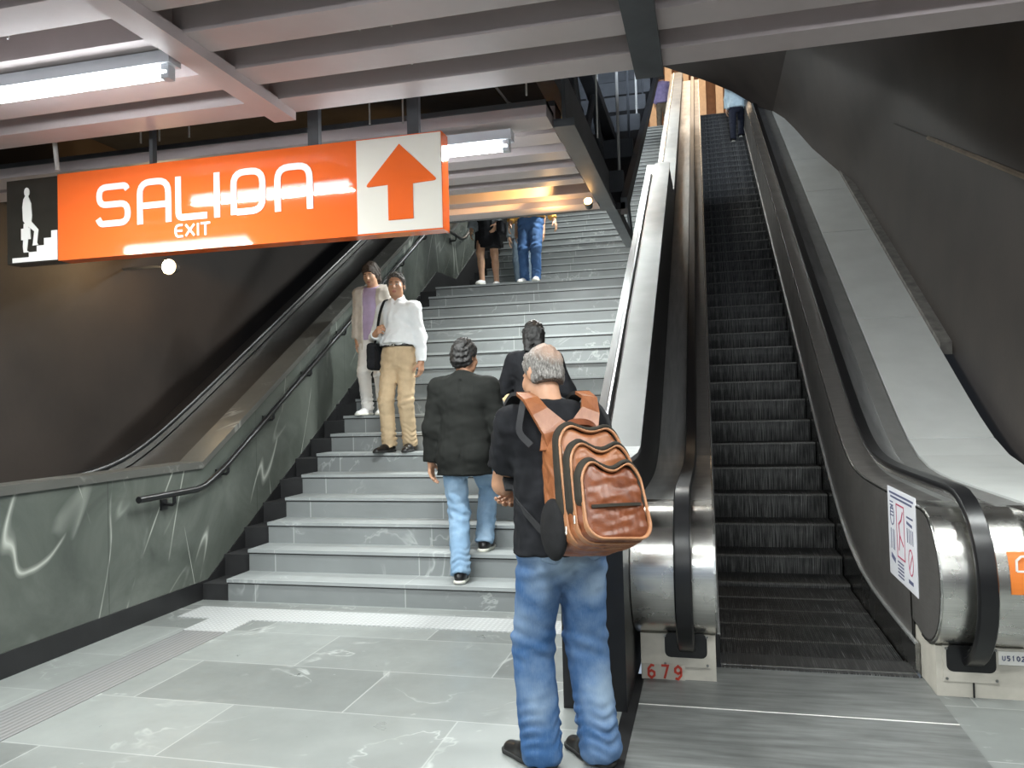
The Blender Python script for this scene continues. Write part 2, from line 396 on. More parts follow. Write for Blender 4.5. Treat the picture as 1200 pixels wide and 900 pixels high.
def solid_side(mb, y0, top, bottom_off, x0, x1):
    pass
def deck_pts(y0, off, inset=0.):
    p = rail_path(y0, off - .085 + .0, .345 - inset, 1.0)
    return p
def balustrade(esc, y0, xin, xout, xr, far_side):
    s = 1 if xin > xr else -1                       # +1: steps lie at larger x
    # curved stainless newel and decks (one cladding)
    dp = deck_pts(y0, 0.); n = len(dp)
    inner = []
    for i, (y, z) in enumerate(dp):
        if i < 17: inner.append((max(y, 4.47 - .30) if y < 4.47 else y, z))
    lo = []
    for (y, z) in dp:
        lo.append((max(y, 4.47) + .02, .58 if y < 5.2 else max(.3, z - .55)))
    a, b = min(xin, xout), max(xin, xout)
    MB().band(dp, lo, a, b).build('newel_and_deck', M['steel_drum'], esc, sm=True)
    # inner panel facing the steps
    pin = deck_pts(y0, -.03, .035); low = []
    for (y, z) in pin: low.append((max(y, 4.60) + .0, .60 if y < 4.62 else inc(y, y0) - .1))
    return dp
def sheet(name, mat, parent, top, bot, x0, x1): return MB().band(top, bot, x0, x1).build(name, mat, parent)

def escalator_side(esc, y0, xin, xout, xr, name_plate=True):
    s = 1 if xin > xr else -1
    dp = rail_path(y0, -.085, .345)
    pre = dp[:17]; post = dp[17:]
    zc = 1.0 - .085 - .345
    # drum: solid half cylinder built from the arc and its centre
    MB().prism(pre + [(4.75, zc + .345), (4.75, zc - .30)], min(xin, xout), max(xin, xout)).build('newel_drum', M['steel_drum'], esc, sm=True)
    top = [(4.74, zc + .345)] + post
    MB().band(top, [(y, z - .06) for y, z in top], min(xr - .0 * s, xout), max(xr, xout)).build('outer_deck', M['steel_deck'], esc)
    MB().band(top, [(y, z - .05) for y, z in top], min(xr, xin), max(xr, xin)).build('inner_deck', M['inner_panel'], esc)
    lowp = [(y, inc(y, y0) - .28) for y, z in top]
    MB().band([(y, z - .06) for y, z in top], lowp, min(xout, xout + .02 * s), max(xout, xout + .02 * s)).build('outer_cladding', M['steel_dark'], esc)
    # inner panel: D shape + incline
    pp = rail_path(y0, -.10, .325); ptop = [(y, z) for y, z in pp]; pbot = []
    for i, (y, z) in enumerate(ptop):
        if i < 17: pbot.append((max(y, 4.50), max(zc - .22, min(z, zc))))
        else: pbot.append((y, max(.30 + .0 * y, inc(y, y0, .4) + .22)))
    pa, pb = (xin - .004 * s, xin + .008 * s)
    arc = [q for q in pp[:17]]
    poly = arc + [(4.75, zc + .33), (4.75, zc - .29)]
    MB().prism(poly, min(pa, pb), max(pa, pb)).build('inner_panel', M['inner_panel'], esc)
    tt = [(4.74, zc + .33)] + pp[17:]
    MB().band(tt, [(y, max(.14, inc(y, y0, .4) + .16)) for y, z in tt], min(pa, pb), max(pa, pb)).build('inner_panel', M['inner_panel'], esc)
    MB().sweep(rail_path(y0, -.098, .33), [(-.006, -.006), (.006, -.006), (.006, .006), (-.006, .006)], xin + .004 * s).build('panel_trim', M['steel_plain'], esc)
    # skirt
    sk = [(y, inc(y, y0, .4) + .17) for y in [4.62, 5, 5.4, 5.8, 6.2, 6.6, 7, 7.4, 7.8, 8.2, 9, 12, 16, 20, YE, YE + 1]]
    sa, sb = xin - .0 * s, xin + .022 * s
    MB().band(sk, [(y, inc(y, y0) - .3) for y, z in sk], min(sa, sb), max(sa, sb)).build('skirt_panel', M['black_panel'] if s > 0 else M['steel_dark'], esc)
    MB().sweep(sk, [(-.008, -.008), (.008, -.008), (.008, .006), (-.008, .006)], xin + .016 * s).build('skirt_trim', M['steel_deck'], esc)
    # handrail
    hr = MB().sweep(rail_path(y0, -.0, .425), hr_prof, xr).build('handrail', M['rubber'], esc, sm=True)
    MB().sweep(rail_path(y0, -.035, .39), [(-.022, -.014), (.022, -.014), (.022, .014), (-.022, .014)], xr).build('handrail_guide', M['steel_plain'], esc)
    return hr
def newel_base(esc, xa, xb, xr):
    y = 4.33
    b = MB().box((xa, y, 0), (xb, 4.8, .245)).build('newel_base', M['base_plate'], esc, bevel=.004)
    f = MB().box((xr - .13, y - .008, .075), (xr + .12, y + .01, .25)).build('inlet_frame', M['base_plate'], b, bevel=.004)
    q = MB()
    pts = []
    for cx_, cz_, a0 in ((xr + .075, .155, -90), (xr + .075, .225, 0), (xr - .085, .225, 90), (xr - .085, .155, 180)):
        for i in range(5):
            a = math.radians(a0 + i * 22.5); pts.append((cx_ + .03 * math.cos(a), y - .0095, cz_ + .03 * math.sin(a)))
    n = len(pts)
    q.poly(pts + [(x, y + .0, z) for x, _, z in pts], [tuple(range(n)), tuple(range(2 * n - 1, n - 1, -1))] + [(i, (i + 1) % n, (i + 1) % n + n, i + n) for i in range(n)])
    q.build('handrail_inlet', M['rubber'], b)
    for sx, sz in ((-.115, .09), (.105, .09), (-.115, .238), (.105, .238)):
        MB().tube([(xr + sx, y - .012, sz), (xr + sx, y - .006, sz)], .007, 8).build('screw', M['steel_dark'], b)
    return b

# text made of strokes: polylines on a plane, each a flat ribbon with rounded joints
LAY = [0]
def stroke(mb, pts, w, origin, ux, uz, un, th=.004):
    LAY[0] += 1; th = th * (1 + .06 * (LAY[0] % 9))
    O, X, Z, Nn = Vector(origin), Vector(ux), Vector(uz), Vector(un)
    def P(a, b, c): return O + X * a + Z * b + Nn * c
    h = w / 2; P2 = [Vector((a, b)) for a, b in pts]; n = len(P2); Lr = []
    for i in range(n):
        d0 = (P2[i] - P2[i - 1]).normalized() if i else (P2[1] - P2[0]).normalized()
        d1 = (P2[i + 1] - P2[i]).normalized() if i < n - 1 else d0
        if i == 0: d0 = d1
        t = (d0 + d1); t = t.normalized() if t.length > 1e-6 else d0
        nn = Vector((-t.y, t.x)); k = h / max(.35, nn.dot(Vector((-d1.y, d1.x)))); Lr.append((P2[i] + nn * k, P2[i] - nn * k))
    vs = [[mb.bm.verts.new(P(q.x, q.y, c)) for q in pr for c in (0, th)] for pr in Lr]
    for a, b in zip(vs, vs[1:]):
        for i, j in ((0, 1), (1, 3), (3, 2), (2, 0)):
            mb.bm.faces.new([a[i], a[j], b[j], b[i]])
    for e in (vs[0], vs[-1]): mb.bm.faces.new([e[0], e[1], e[3], e[2]])
def rnd(pts, r, seg=4):
    """round the corners of a polyline"""
    out = [pts[0]]
    for i in range(1, len(pts) - 1):
        a, b, c = map(Vector, (pts[i - 1], pts[i], pts[i + 1])); u = (a - b); v = (c - b); rr = min(r, u.length * .49, v.length * .49)
        p0 = b + u.normalized() * rr; p1 = b + v.normalized() * rr
        for k in range(seg + 1):
            t = k / seg; out.append(tuple(p0 * (1 - t) ** 2 + b * 2 * t * (1 - t) + p1 * t * t))
    out.append(pts[-1]); return out
def flat(mb, pts, origin, ux, uz, un, th=.004):
    LAY[0] += 1; th = th * (1 + .06 * (LAY[0] % 9))
    O, X, Z, Nn = Vector(origin), Vector(ux), Vector(uz), Vector(un); n = len(pts)
    q = [O + X * a + Z * b for a, b in pts] + [O + X * a + Z * b + Nn * th for a, b in pts]
    mb.poly(q, [tuple(range(n)), tuple(range(n, 2 * n))] + [(i, (i + 1) % n, (i + 1) % n + n, i + n) for i in range(n)])
DIG = {'6': [[(.9, .95), (.5, 1), (.1, .7), (.1, .2), (.5, 0), (.9, .2), (.9, .45), (.5, .58), (.12, .45)]], '7': [[(.05, 1), (.95, 1), (.45, 0)]],
       '9': [[(.1, .05), (.5, 0), (.9, .3), (.9, .8), (.5, 1), (.1, .8), (.1, .55), (.5, .42), (.88, .55)]],
       '0': [[(.1, .25), (.1, .75), (.5, 1), (.9, .75), (.9, .25), (.5, 0), (.1, .25)]], '5': [[(.9, 1), (.15, 1), (.12, .58), (.6, .6), (.9, .35), (.6, 0), (.1, .05)]],
       '1': [[(.25, .8), (.5, 1), (.5, 0)]], '2': [[(.1, .8), (.5, 1), (.9, .75), (.1, 0), (.95, 0)]], 'D': [[(.1, 0), (.1, 1), (.55, 1), (.9, .75), (.9, .25), (.55, 0), (.1, 0)]],
       'U': [[(.1, 1), (.1, .2), (.5, 0), (.9, .2), (.9, 1)]], 'd': [[(.85, 1), (.85, 0), (.4, 0), (.15, .25), (.15, .45), (.4, .62), (.85, .6)]]}
def text(mb, s, x, z, w, h, sw, origin, ux, uz, un, gap=1.35, th=.003):
    for i, ch in enumerate(s):
        for pl in DIG[ch]: stroke(mb, [(x + i * w * gap + a * w, z + b * h) for a, b in pl], sw, origin, ux, uz, un, th)

esc = thing('escalator', 'steep escalator with black ribbed steps on the right of the stairs', 'escalator', (.52, 4.8, 0))
escalator_side(esc, 6.63, 0.0, -.42, -.152)
escalator_side(esc, 6.63, 1.05, 1.45, 1.215)
nb = newel_base(esc, -.395, -.003, -.152)
m = MB(); text(m, '679', -.36, .012, .038, .068, .012, (0, 4.3175, 0), (1, 0, 0), (0, 0, 1), (0, -1, 0), 1.85); m.build('stencilled_number', M['red_ink'], nb)
MB().box((-.39, 4.318, .004), (-.165, 4.329, .085)).build('access_cover', M['base_plate'], nb, bevel=.003)
nb2 = newel_base(esc, 1.055, 1.46, 1.215)
MB().box((1.33, 4.318, .17), (1.46, 4.33, .235)).build('serial_label', M['vinyl'], nb2)
m = MB(); text(m, 'U5102', 1.345, .192, .014, .022, .004, (0, 4.316, 0), (1, 0, 0), (0, 0, 1), (0, -1, 0), 1.5, .002); m.build('serial_number', M['print_blue'], nb2)
MB().box((1.215, 4.322, 0.002), (1.222, 4.331, .075)).build('plate_seam', M['black_panel'], nb2)
lp = MB()
for a, b in ((2.4, 3.24), (3.245, 3.95), (3.955, 4.56)): lp.box((-.38, a, -.01), (1.05, b, .006))
lp.build('landing_plate', M['plate'], esc)
for yy in (3.244, 3.953): MB().box((-.38, yy - .004, .0), (1.05, yy + .004, .0068)).build('plate_seam', M['vinyl'], esc)
cp = MB().box((.022, 4.56, -.01), (1.028, 4.8, .012)); k = 0
while k < 100:
    x = .03 + k * .00995; cp.box((x, 4.8, 0.), (x + .005, 4.835, .008)); k += 1
cp.build('comb_plate', M['step_metal'], esc)
MB().box((.022, 4.60, .0), (1.028, 4.612, .0145)).build('comb_edge', M['steel'], esc)
# ribbed step: tread and riser share one zigzag profile across the width
def step_mesh():
    bm = bmesh.new(); n = 84; prof = []
    for i in range(n):
        x = .028 + i * (.994 / n); prof += [(x, 0), (x + .0058, 0), (x + .0066, 1), (x + .0113, 1)]
    side = [(.395, -.01, 0), (.02, -.01, 0), (.004, -.014, 0), (.0, -.03, 0), (.012, -.12, 0), (.035, -.20, 0), (.05, -.26, 0)]
    side = [(.40, 0), (.012, 0), (.0, -.012), (.004, -.09), (.016, -.17), (.04, -.27)]
    nor = [(0, -1), (.5, -.85), (1, -.3), (1, 0), (.98, .1), (.95, .2)]
    rows = []
    for (y, z), (ny, nz) in zip(side, nor):
        rows.append([bm.verts.new((x - .52, y + ny * .011 * d, z + nz * .011 * d)) for x, d in prof])
    for a, b in zip(rows, rows[1:]):
        for i in range(len(prof) - 1): bm.faces.new([a[i], a[i + 1], b[i + 1], b[i]])
    me = bpy.data.meshes.new('step'); bm.to_mesh(me); bm.free(); me.materials.append(M['step_metal']); return me
def edge_mesh():
    bm = bmesh.new(); n = 84
    for i in range(n):
        x = .028 + i * (.994 / n) - .52
        vs = [bm.verts.new(p) for p in ((x + .0003, .03, .0012), (x + .0055, .03, .0012), (x + .0055, -.0015, .0012), (x + .0003, -.0015, .0012), (x + .0055, -.002, -.016), (x + .0003, -.002, -.016))]
        bm.faces.new(vs[:4]); bm.faces.new([vs[3], vs[2], vs[4], vs[5]])
    me = bpy.data.meshes.new('step_edge'); bm.to_mesh(me); bm.free(); me.materials.append(M['step_edge']); return me
sm_, em_ = step_mesh(), edge_mesh()
Yk = 4.83; kk = -8
for k in range(-9, 40):
    Y = 8.0 + .36 * k
    z = inc(Y, 6.63, .13) - .0
    o = bpy.data.objects.new('step', sm_); COL.objects.link(o); o.parent = esc; ORG[o.name] = ORG[esc.name]
    o.location = (0, Y - 4.8, z)
    if k > -9:
        e = bpy.data.objects.new('step_edge', em_); COL.objects.link(e); e.parent = o; ORG[e.name] = ORG[esc.name]
lb = MB().band([(y, inc(y) - .30) for y in (4.4, 5.5, 6.4, 7, 8, YE)], [(y, inc(y) - .5) for y in (4.4, 5.5, 6.4, 7, 8, YE)], -.40, 1.43).build('underside', M['black_panel'], esc)

# left escalator, of which the near balustrade shows over the marble wall
e2 = thing('escalator', 'second escalator behind the left marble wall, only its balustrade showing', 'escalator', (-5.2, 4.8, 0))
y0 = 5.55
dp = rail_path(y0, -.085, .345); top = [(4.2, dp[17][1])] + dp[17:]
MB().band(top, [(y, z - .06) for y, z in top], -4.72, -4.30).build('outer_deck', M['dull_deck'], e2)
MB().band([(y, z - .055) for y, z in top], [(y, z - 1.1) for y, z in top], -4.335, -4.315).build('outer_cladding', M['steel_dark'], e2)
MB().band([(y, z - .16) for y, z in top], [(y, z - .2) for y, z in top], -4.33, -4.10).build('gap_cover', M['grey_strip'], e2)
MB().prism(dp[:17] + [(4.75, .915), (4.75, .25)], -4.98, -4.30).build('newel_drum', M['steel_drum'], e2, sm=True)
MB().sweep(rail_path(y0, -.045, .385), [(-.02, -.03), (.02, -.03), (.02, .03), (-.02, .03)], -4.75).build('handrail_guide', M['steel_plain'], e2)
MB().sweep(rail_path(y0, 0., .425), hr_prof, -4.76).build('handrail', M['rubber'], e2, sm=True)
MB().band(top, [(y, z - .9) for y, z in top], -4.98, -4.80).build('inner_panel', M['black_panel'], e2)

# deck strips on the right of the escalator
def strip(name, mat, x0, x1, dz, label=None, cat=None, seams=False):
    pts = [(y, inc(y) + .92 + dz) for y in [4.5, 5, 5.4, 5.8, 6.1, 6.4, 6.7, 7, 7.3, 7.7, 8.2, 10, 12, 14, 16, 18, 20]]
    o = MB().band(pts, [(y, z - .12) for y, z in pts], x0, x1).build(name, mat)
    return o
t = thing('escalator_side_deck', 'sloping deck of white panels between the right handrail and the dark wall', 'deck', (1.8, 8, 1))
def strip_part(name, mat, x0, x1, dz, parent, ya=4.5, yb=20.):
    ys = [y for y in np.arange(4.5, 8.3, .3) if ya < y < yb] + [y for y in np.arange(8.5, 20, 1.5) if ya < y < yb]
    ys = [ya] + list(ys) + [yb]
    pts = [(y, inc(y) + .92 + dz) for y in ys]
    return MB().band(pts, [(y, z - .12) for y, z in pts], x0, x1).build(name, mat, parent)
strip_part('grey_edge_strip', M['grey_strip'], 1.40, 1.535, .0, t)
for a, b in ((4.3, 6.9), (6.915, 8.9), (8.915, 11.2), (11.215, 12.8), (12.815, 14.4), (14.415, 17), (17.01, 19.5)):
    strip_part('white_panel', M['white_panel'], 1.545, 2.16, .01, t, a, b)
strip_part('concrete_edge', M['concrete'], 2.165, 2.32, .06, t, 8.3)
strip_part('front_cladding', M['steel_dark'], 1.45, 2.3, -.0, t, 4.2, 4.6)
MB().box((1.46, 4.45, 0), (2.4, 4.6, .85)).build('front_panel', M['steel_dark'], t)

# poster on the right inner panel, and an orange sticker on the newel
px_ = 1.040
po = MB().box((px_ - .001, 4.56, .42), (px_ + .004, 5.22, .945)).build('poster', M['paper'])
po.location = (0, 0, 0)
pt = thing('safety_poster', 'white printed safety poster on the inner panel of the right balustrade', 'poster', (px_, 4.9, .42))
po.parent = pt; po.location = -Vector((px_, 4.9, .42)); po.name = 'sheet'
O = (px_ - .0012, 5.20, .42); UX, UZ, UN = (0, -1, 0), (0, 0, 1), (-1, 0, 0)
m = MB()
for z, a, b in ((.495, .03, .60), (.472, .06, .57)): stroke(m, [(a, z), (b, z)], .012, O, UX, UZ, UN, .001)
for z in np.arange(.36, .44, .02): stroke(m, [(.04, z), (.12, z)], .008, O, UX, UZ, UN, .001)
c = [(.09 + .05 * math.cos(a), .36 + .055 * math.sin(a)) for a in np.linspace(0, 2 * PI, 15)]; stroke(m, c, .008, O, UX, UZ, UN, .001)
for a in (.05, .10, .13): stroke(m, [(a, .16), (a, .28)], .01, O, UX, UZ, UN, .001)
stroke(m, [(.04, .12), (.14, .10)], .03, O, UX, UZ, UN, .001)
for z in (.03, .05, .07, .09, .11): stroke(m, [(.20, z), (.34, z)], .009, O, UX, UZ, UN, .001)
for a in (.45, .49, .53, .57): stroke(m, [(a, .26), (a, .34)], .010, O, UX, UZ, UN, .001)
stroke(m, [(.44, .40), (.58, .40)], .010, O, UX, UZ, UN, .001); stroke(m, [(.44, .37), (.56, .36)], .016, O, UX, UZ, UN, .001)
stroke(m, [(.45, .05), (.55, .05)], .02, O, UX, UZ, UN, .001)
m.build('dark_print', M['print_blue'], pt)
m = MB(); stroke(m, [(.20, .14), (.20, .44), (.38, .44), (.38, .14), (.20, .14)], .009, O, UX, UZ, UN, .001)
stroke(m, [(.24, .18), (.27, .27), (.25, .33), (.31, .36), (.35, .41)], .013, O, UX, UZ, UN, .001); stroke(m, [(.27, .27), (.35, .22)], .012, O, UX, UZ, UN, .001)
c = [(.51 + .05 * math.cos(a), .16 + .07 * math.sin(a)) for a in np.linspace(0, 2 * PI, 15)]; stroke(m, c, .009, O, UX, UZ, UN, .001); stroke(m, [(.47, .11), (.55, .21)], .009, O, UX, UZ, UN, .001)
m.build('red_print', M['print_red'], pt)
os_ = thing('orange_sticker', 'orange square sticker with white lettering on the right newel', 'sticker', (1.40, 4.1, .64))
m = MB(); zc = .57
def on_drum(z): 
    d = z - zc; return 4.47 - math.sqrt(max(.01, .345 ** 2 - d * d)) - .002
zs = np.linspace(.555, .745, 8); pts = [(1.335, on_drum(z), z) for z in zs] + [(1.449, on_drum(z), z) for z in zs]
m.poly(pts, [(i, i + 8, i + 9, i + 1) for i in range(7)]).build('sticker_sheet', M['orange_sticker'], os_)
m = MB(); O2 = (1.345, on_drum(.69) - .006, 0)
stroke(m, [(.02, .66), (.02, .71), (.04, .73), (.075, .73), (.095, .71), (.095, .66), (.02, .66)], .010, O2, (1, 0, 0), (0, 0, 1), (0, -1, 0), .004)
stroke(m, [(.02, .640), (.095, .640)], .008, O2, (1, 0, 0), (0, 0, 1), (0, -1, 0), .004)
stroke(m, [(.02, .57), (.02, .61), (.04, .62), (.07, .62), (.09, .60), (.09, .57)], .010, O2, (1, 0, 0), (0, 0, 1), (0, -1, 0), .004)
m.build('sticker_lettering', M['vinyl'], os_)

# ------------------------------------------------------------------ vault
prof = [(2.27, -.2), (2.27, 4.7), (2.17, 5.1), (1.95, 5.95), (1.82, 6.8), (1.72, 7.3), (1.56, 7.72), (1.14, 8.20), (.74, 8.50), (.23, 8.79), (-.63, 9.20), (-1.1, 9.42), (-1.6, 9.5)]
prof = prof + [(-3.2 - x, z) for x, z in prof[-2::-1]]
def vault(name, prof, y0, y1):
    mb = MB(); n = len(prof); ys = list(np.linspace(y0, y1, 12)); pts = [(x, y, z) for y in ys for x, z in prof]
    mb.poly(pts, [(j * n + i, j * n + i + 1, (j + 1) * n + i + 1, (j + 1) * n + i) for j in range(11) for i in range(n - 1)])
    return struct(mb.build(name, M['vault'], sm=True))
vault('wall_right', prof[:7], -4, 18.6); vault('ceiling', prof[6:19], -4, 18.6); vault('wall_tunnel_left', prof[18:], -4, 18.6)
sm = MB(); pts = [(2.262, Y, 3.03 + .44 * (Y - 6.36)) for Y in (4., 6.36, 7.8, 8.8)]
sm.tube(pts, .022, 6); struct(sm.build('trim_4', M['seam']))  # pale colour stands in for the lit stretch of the seam
pts = [(2.262, Y, 3.03 + .44 * (Y - 6.36)) for Y in (8.8, 10, 10.8)]
struct(MB().tube(pts, .012, 6).build('trim_5', M['vault']))

# ------------------------------------------------------------------ upper hall
struct(MB().box((-9, YT + 1.1, ZT - .4), (8, 40, ZT)).build('floor_upper_hall', M['hall_floor']))
struct(MB().box((-9, 31, ZT), (8, 31.3, 17)).build('wall_upper_hall', M['hall_wall']))
struct(MB().box((-9, 18.7, 15.4), (8, 40, 15.6)).build('ceiling_upper_hall', M['hall_wall']))
proto = None
for i, x in enumerate(np.arange(-4.2, 4.3, .62)):
    if proto is None:
        proto = thing('hall_column', 'x', 'column', (x, 30.6, ZT), group='cream columns of the upper hall')
        MB().box((x - .13, 30.5, ZT), (x + .13, 30.9, 15.4)).build('shaft', M['hall_col'], proto, bevel=.01)
        MB().box((x - .17, 30.46, ZT), (x + .17, 30.94, ZT + .2)).build('plinth', M['hall_wall'], proto)
        o = proto
    else: o = copy_tree(proto); o.location = (x, 30.6, ZT)
    o['label'] = 'cream column standing along the back of the warm-lit upper hall'

# ------------------------------------------------------------------ suspended ceiling
ZB = 3.2
bm_proto = None
def beam(y0, y1, x0, x1, label, h=.26):
    o = thing('ceiling_beam', label, 'beam', ((x0 + x1) / 2, (y0 + y1) / 2, ZB), group='painted ceiling beams')
    MB().box((x0, y0, ZB), (x1, y1, ZB + h)).build('casing', M['beam'], o, bevel=.006)
    MB().box((x0, y0 - .012, ZB + h - .03), (x1, y1 + .012, ZB + h)).build('upper_flange', M['beam_dark'], o)
    return o
ords = ['first', 'second', 'third', 'fourth', 'fifth', 'sixth', 'seventh', 'eighth', 'ninth', 'tenth', 'eleventh', 'twelfth', 'thirteenth', 'fourteenth']
yb = [4.06 - .403 * i for i in range(12)]
for i, y in enumerate(yb):
    beam(y - .2, y, -8, 4.5, 'long taupe ceiling beam, %s one back from the edge by the orange sign' % ords[i])
ends = [(4.90, 5.07), (5.22, 5.41), (5.60, 5.78), (5.91, 6.05), (6.30, 6.52)]
ybs = [(4.57, 4.79), (4.86, 5.07), (5.24, 5.42), (5.61, 5.79), (5.93, 6.07)]
for i, (a, b) in enumerate(ybs):
    beam(a, b, -8, -.88, 'shorter taupe beam over the stairs, %s one behind the orange sign' % ords[i], .2 if i else .10)
o = thing('ceiling_beam', 'broad edge beam at the far end of the stair ceiling, lit orange by a lamp', 'beam', (-4, 6.8, ZB), group='painted ceiling beams')
MB().prism([(6.46, ZB + .03), (6.62, ZB + .03), (6.63, ZB - .02), (6.80, ZB - .02), (6.81, ZB + .0), (6.95, ZB - .0), (6.95, ZB + .35), (6.46, ZB + .35)], -8, -.86).build('casing', M['beam'], o, bevel=.006)
MB().box((-8, 6.93, ZB + .0), (-.86, 6.99, ZB + .45)).build('fascia', M['beam_dark'], o)
# plenum above and cross members
struct(MB().box((-9, -6, 4.6), (5, 3.9, 4.65)).build('ceiling_plenum', M['dark_void']))
struct(MB().box((-9, 3.95, ZB + .85), (-1.0, 6.95, ZB + .9)).build('ceiling_plenum_stairs', M['dark_void']))
def cross(xa, xb, ya, yb, label, mat, z0=-.05, h=.06):
    o = thing('cross_member', label, 'beam', ((xa + xb) / 2, (ya + yb) / 2, ZB + z0))
    MB().box((xa, ya, ZB + z0), (xb, yb, ZB + z0 + h)).build('flange', mat, o, bevel=.005)
    MB().box(((xa + xb) / 2 - .012, ya, ZB + z0 + h), ((xa + xb) / 2 + .012, yb, ZB + z0 + h + .3)).build('web', mat, o)
cross(-2.37, -2.235, -1, 4.05, 'pink-lit taupe cross member running under the beams above the orange sign', M['beam'])
cross(-.31, -.17, -1, 4.07, 'dark blue-grey cross member under the beams above the stairs parapet', M['beam_dark'])
cross(-.87, -.74, 4.74, 6.97, 'dark steel edge member at the open side of the stair ceiling', M['beam_dark'], -.01, .05)
# trusses and clutter above the stair ceiling, and the inclined soffit over the stairs
t = thing('inclined_soffit', 'dark inclined soffit hanging over the left of the stairs', 'soffit', (-3, 7, ZB))
SF = [(7.0, ZB), (22.5, ZB + .585 * 15.5)]
MB().band([(y, z + .06) for y, z in SF], [(y, z - .0) for y, z in SF], -6, -.66).build('soffit_board', M['dark_void'], t)
MB().band([(y, z + .10) for y, z in SF], [(y, z - .05) for y, z in SF], -.70, -.64).build('edge_rail', M['beam_dark'], t)
for i, Y in enumerate(np.arange(7.3, 19, 1.15)):
    z = ZB + .585 * (Y - 7)
    MB().box((-6, Y, z + .06), (-.7, Y + .1, z + .26)).build('soffit_joist', M['beam_dark'], t)
    for x in (-.74, -1.5): MB().tube([(x, Y + .05, z + .1), (x, Y + .05, min(z + 1.5, 8 + Y * .2))], .014, 6).build('hanger', M['beam_dark'] if i % 2 else M['rod'], t)
def truss(x, za, label):
    t = thing('steel_truss', label, 'truss', (x, 7, za))
    MB().band([(4.3, za + .12), (11, za + .12)], [(4.3, za), (11, za)], x - .06, x + .06).build('bottom_chord', M['beam_dark'], t)
    MB().band([(4.3, za + .9), (11, za + .9)], [(4.3, za + .8), (11, za + .8)], x - .06, x + .06).build('top_chord', M['beam_dark'], t)
    for i, Y in enumerate(np.arange(4.5, 10.6, .75)):
        a, b = (za + .06, za + .84) if i % 2 else (za + .84, za + .06)
        MB().tube([(x, Y, a), (x, Y + .75, b)], .03, 8).build('diagonal', M['beam_dark'], t)
truss(-.98, ZB + .42, 'dark steel truss above the open edge of the stair ceiling')
truss(-2.6, ZB + 1.0, 'dark steel truss higher up over the middle of the stairs')
# hangers between beams and sign
def rod(x, y, z0, z1, label, r=.006, mat=None):
    o = MB().tube([(x, y, z0), (x, y, z1)], r, 6).build('hanger_rod', mat or M['rod'], loc=(x, y, z0)); setp(o, label, 'rod', 'thin ceiling hanger rods'); return o
rods = [(-3.52, 4.36), (-3.38, 4.36), (-3.16, 4.36), (-1.98, 4.5), (-1.78, 4.55), (-1.55, 3.76), (-1.42, 3.77), (-1.52, 3.36), (-1.36, 3.36), (-2.6, 3.37), (-2.9, 3.36), (-3.1, 2.96), (-.95, 4.35), (-.66, 5.2)]
for i, (x, y) in enumerate(rods): rod(x, y, ZB + .05, 4.5, 'thin pale hanger rod in the dark gap between the ceiling beams')
pp = MB().tube([(-1.6, 4.3, 3.42), (-.9, 4.32, 3.44)], .012, 8).build('brass_pipe', plain('brass_pipe', (.75, .45, .15), .3, .9), loc=(-1.3, 4.3, 3.42)); setp(pp, 'short brass pipe in the dark gap above the end of the sign', 'pipe')
ct = MB().tube([(-5.2, 4.12, 3.24), (-4.0, 4.12, 3.25), (-3.98, 4.14, 3.24), (-3.98, 4.16, 3.06)], .014, 8).build('conduit', M['rod'], loc=(-4, 4.12, 3.2)); setp(ct, 'pale conduit bent down to the left end of the orange sign', 'conduit')
ct = MB().tube([(-1.32, 4.9, 3.62), (-1.2, 4.92, 3.45), (-1.1, 4.8, 3.36), (-1.05, 4.75, 3.2)], .008, 6).build('hanging_cable', M['rod'], loc=(-1.2, 4.9, 3.4)); setp(ct, 'loose pale cable drooping above the tube light over the stairs', 'cable')

# ------------------------------------------------------------------ the hanging exit sign
sx0, sx1, sz0, sz1, sy = -4.02, -1.415, 2.492, 3.05, 4.2
sg = thing('exit_sign', 'long orange hanging sign reading SALIDA EXIT with a white arrow panel', 'sign', (-2.9, 4.25, sz1))
MB().box((sx0, sy, sz0), (sx1, sy + .11, sz1)).build('housing', M['orange'], sg, bevel=.004)
MB().box((sx0 + .01, sy + .1, sz0 + .01), (sx1 - .01, sy + .118, sz1 - .01)).build('added_dark_back', M['beam_dark'], sg)  # unseen dark back, added to keep orange bounce off the beams
MB().box((-1.935, sy - .004, sz0 + .008), (sx1 - .004, sy + .002, sz1 - .006)).build('arrow_panel', M['sign_white'], sg)
blk = MB().box((-4.42, sy - .0, sz0), (sx0 - .002, sy + .11, sz1 - .01)).build('pictogram_panel', M['sign_black'], sg, bevel=.004)
OX = (0, sy - .0045, 0); E1, E3, EN = (1, 0, 0), (0, 0, 1), (0, -1, 0)
m = MB(); flat(m, [(-1.668, 3.0)] + rnd([(-1.668, 3.0), (-1.438, 2.772), (-1.585, 2.765)], .03)[1:-1] + [(-1.59, 2.765), (-1.590, 2.565), (-1.742, 2.565), (-1.742, 2.77)] + rnd([(-1.742, 2.77), (-1.885, 2.765), (-1.668, 3.0)], .03)[1:-1], OX, E1, E3, EN, .003)
m.build('arrow', M['orange'], sg)
m = MB(); OL = (0, sy - .001, 0); w = .040
def ls(pts, r=.06): stroke(m, rnd(pts, r, 5), w, OL, E1, E3, EN, .004)
zb, zt = 2.695, 2.935; zm = (zb + zt) / 2 + .004
ls([(-3.49, zt - .03), (-3.505, zt - .004), (-3.70, zt - .004), (-3.70, zm), (-3.49, zm), (-3.49, zb + .004), (-3.69, zb + .004), (-3.71, zb + .04)], .055)
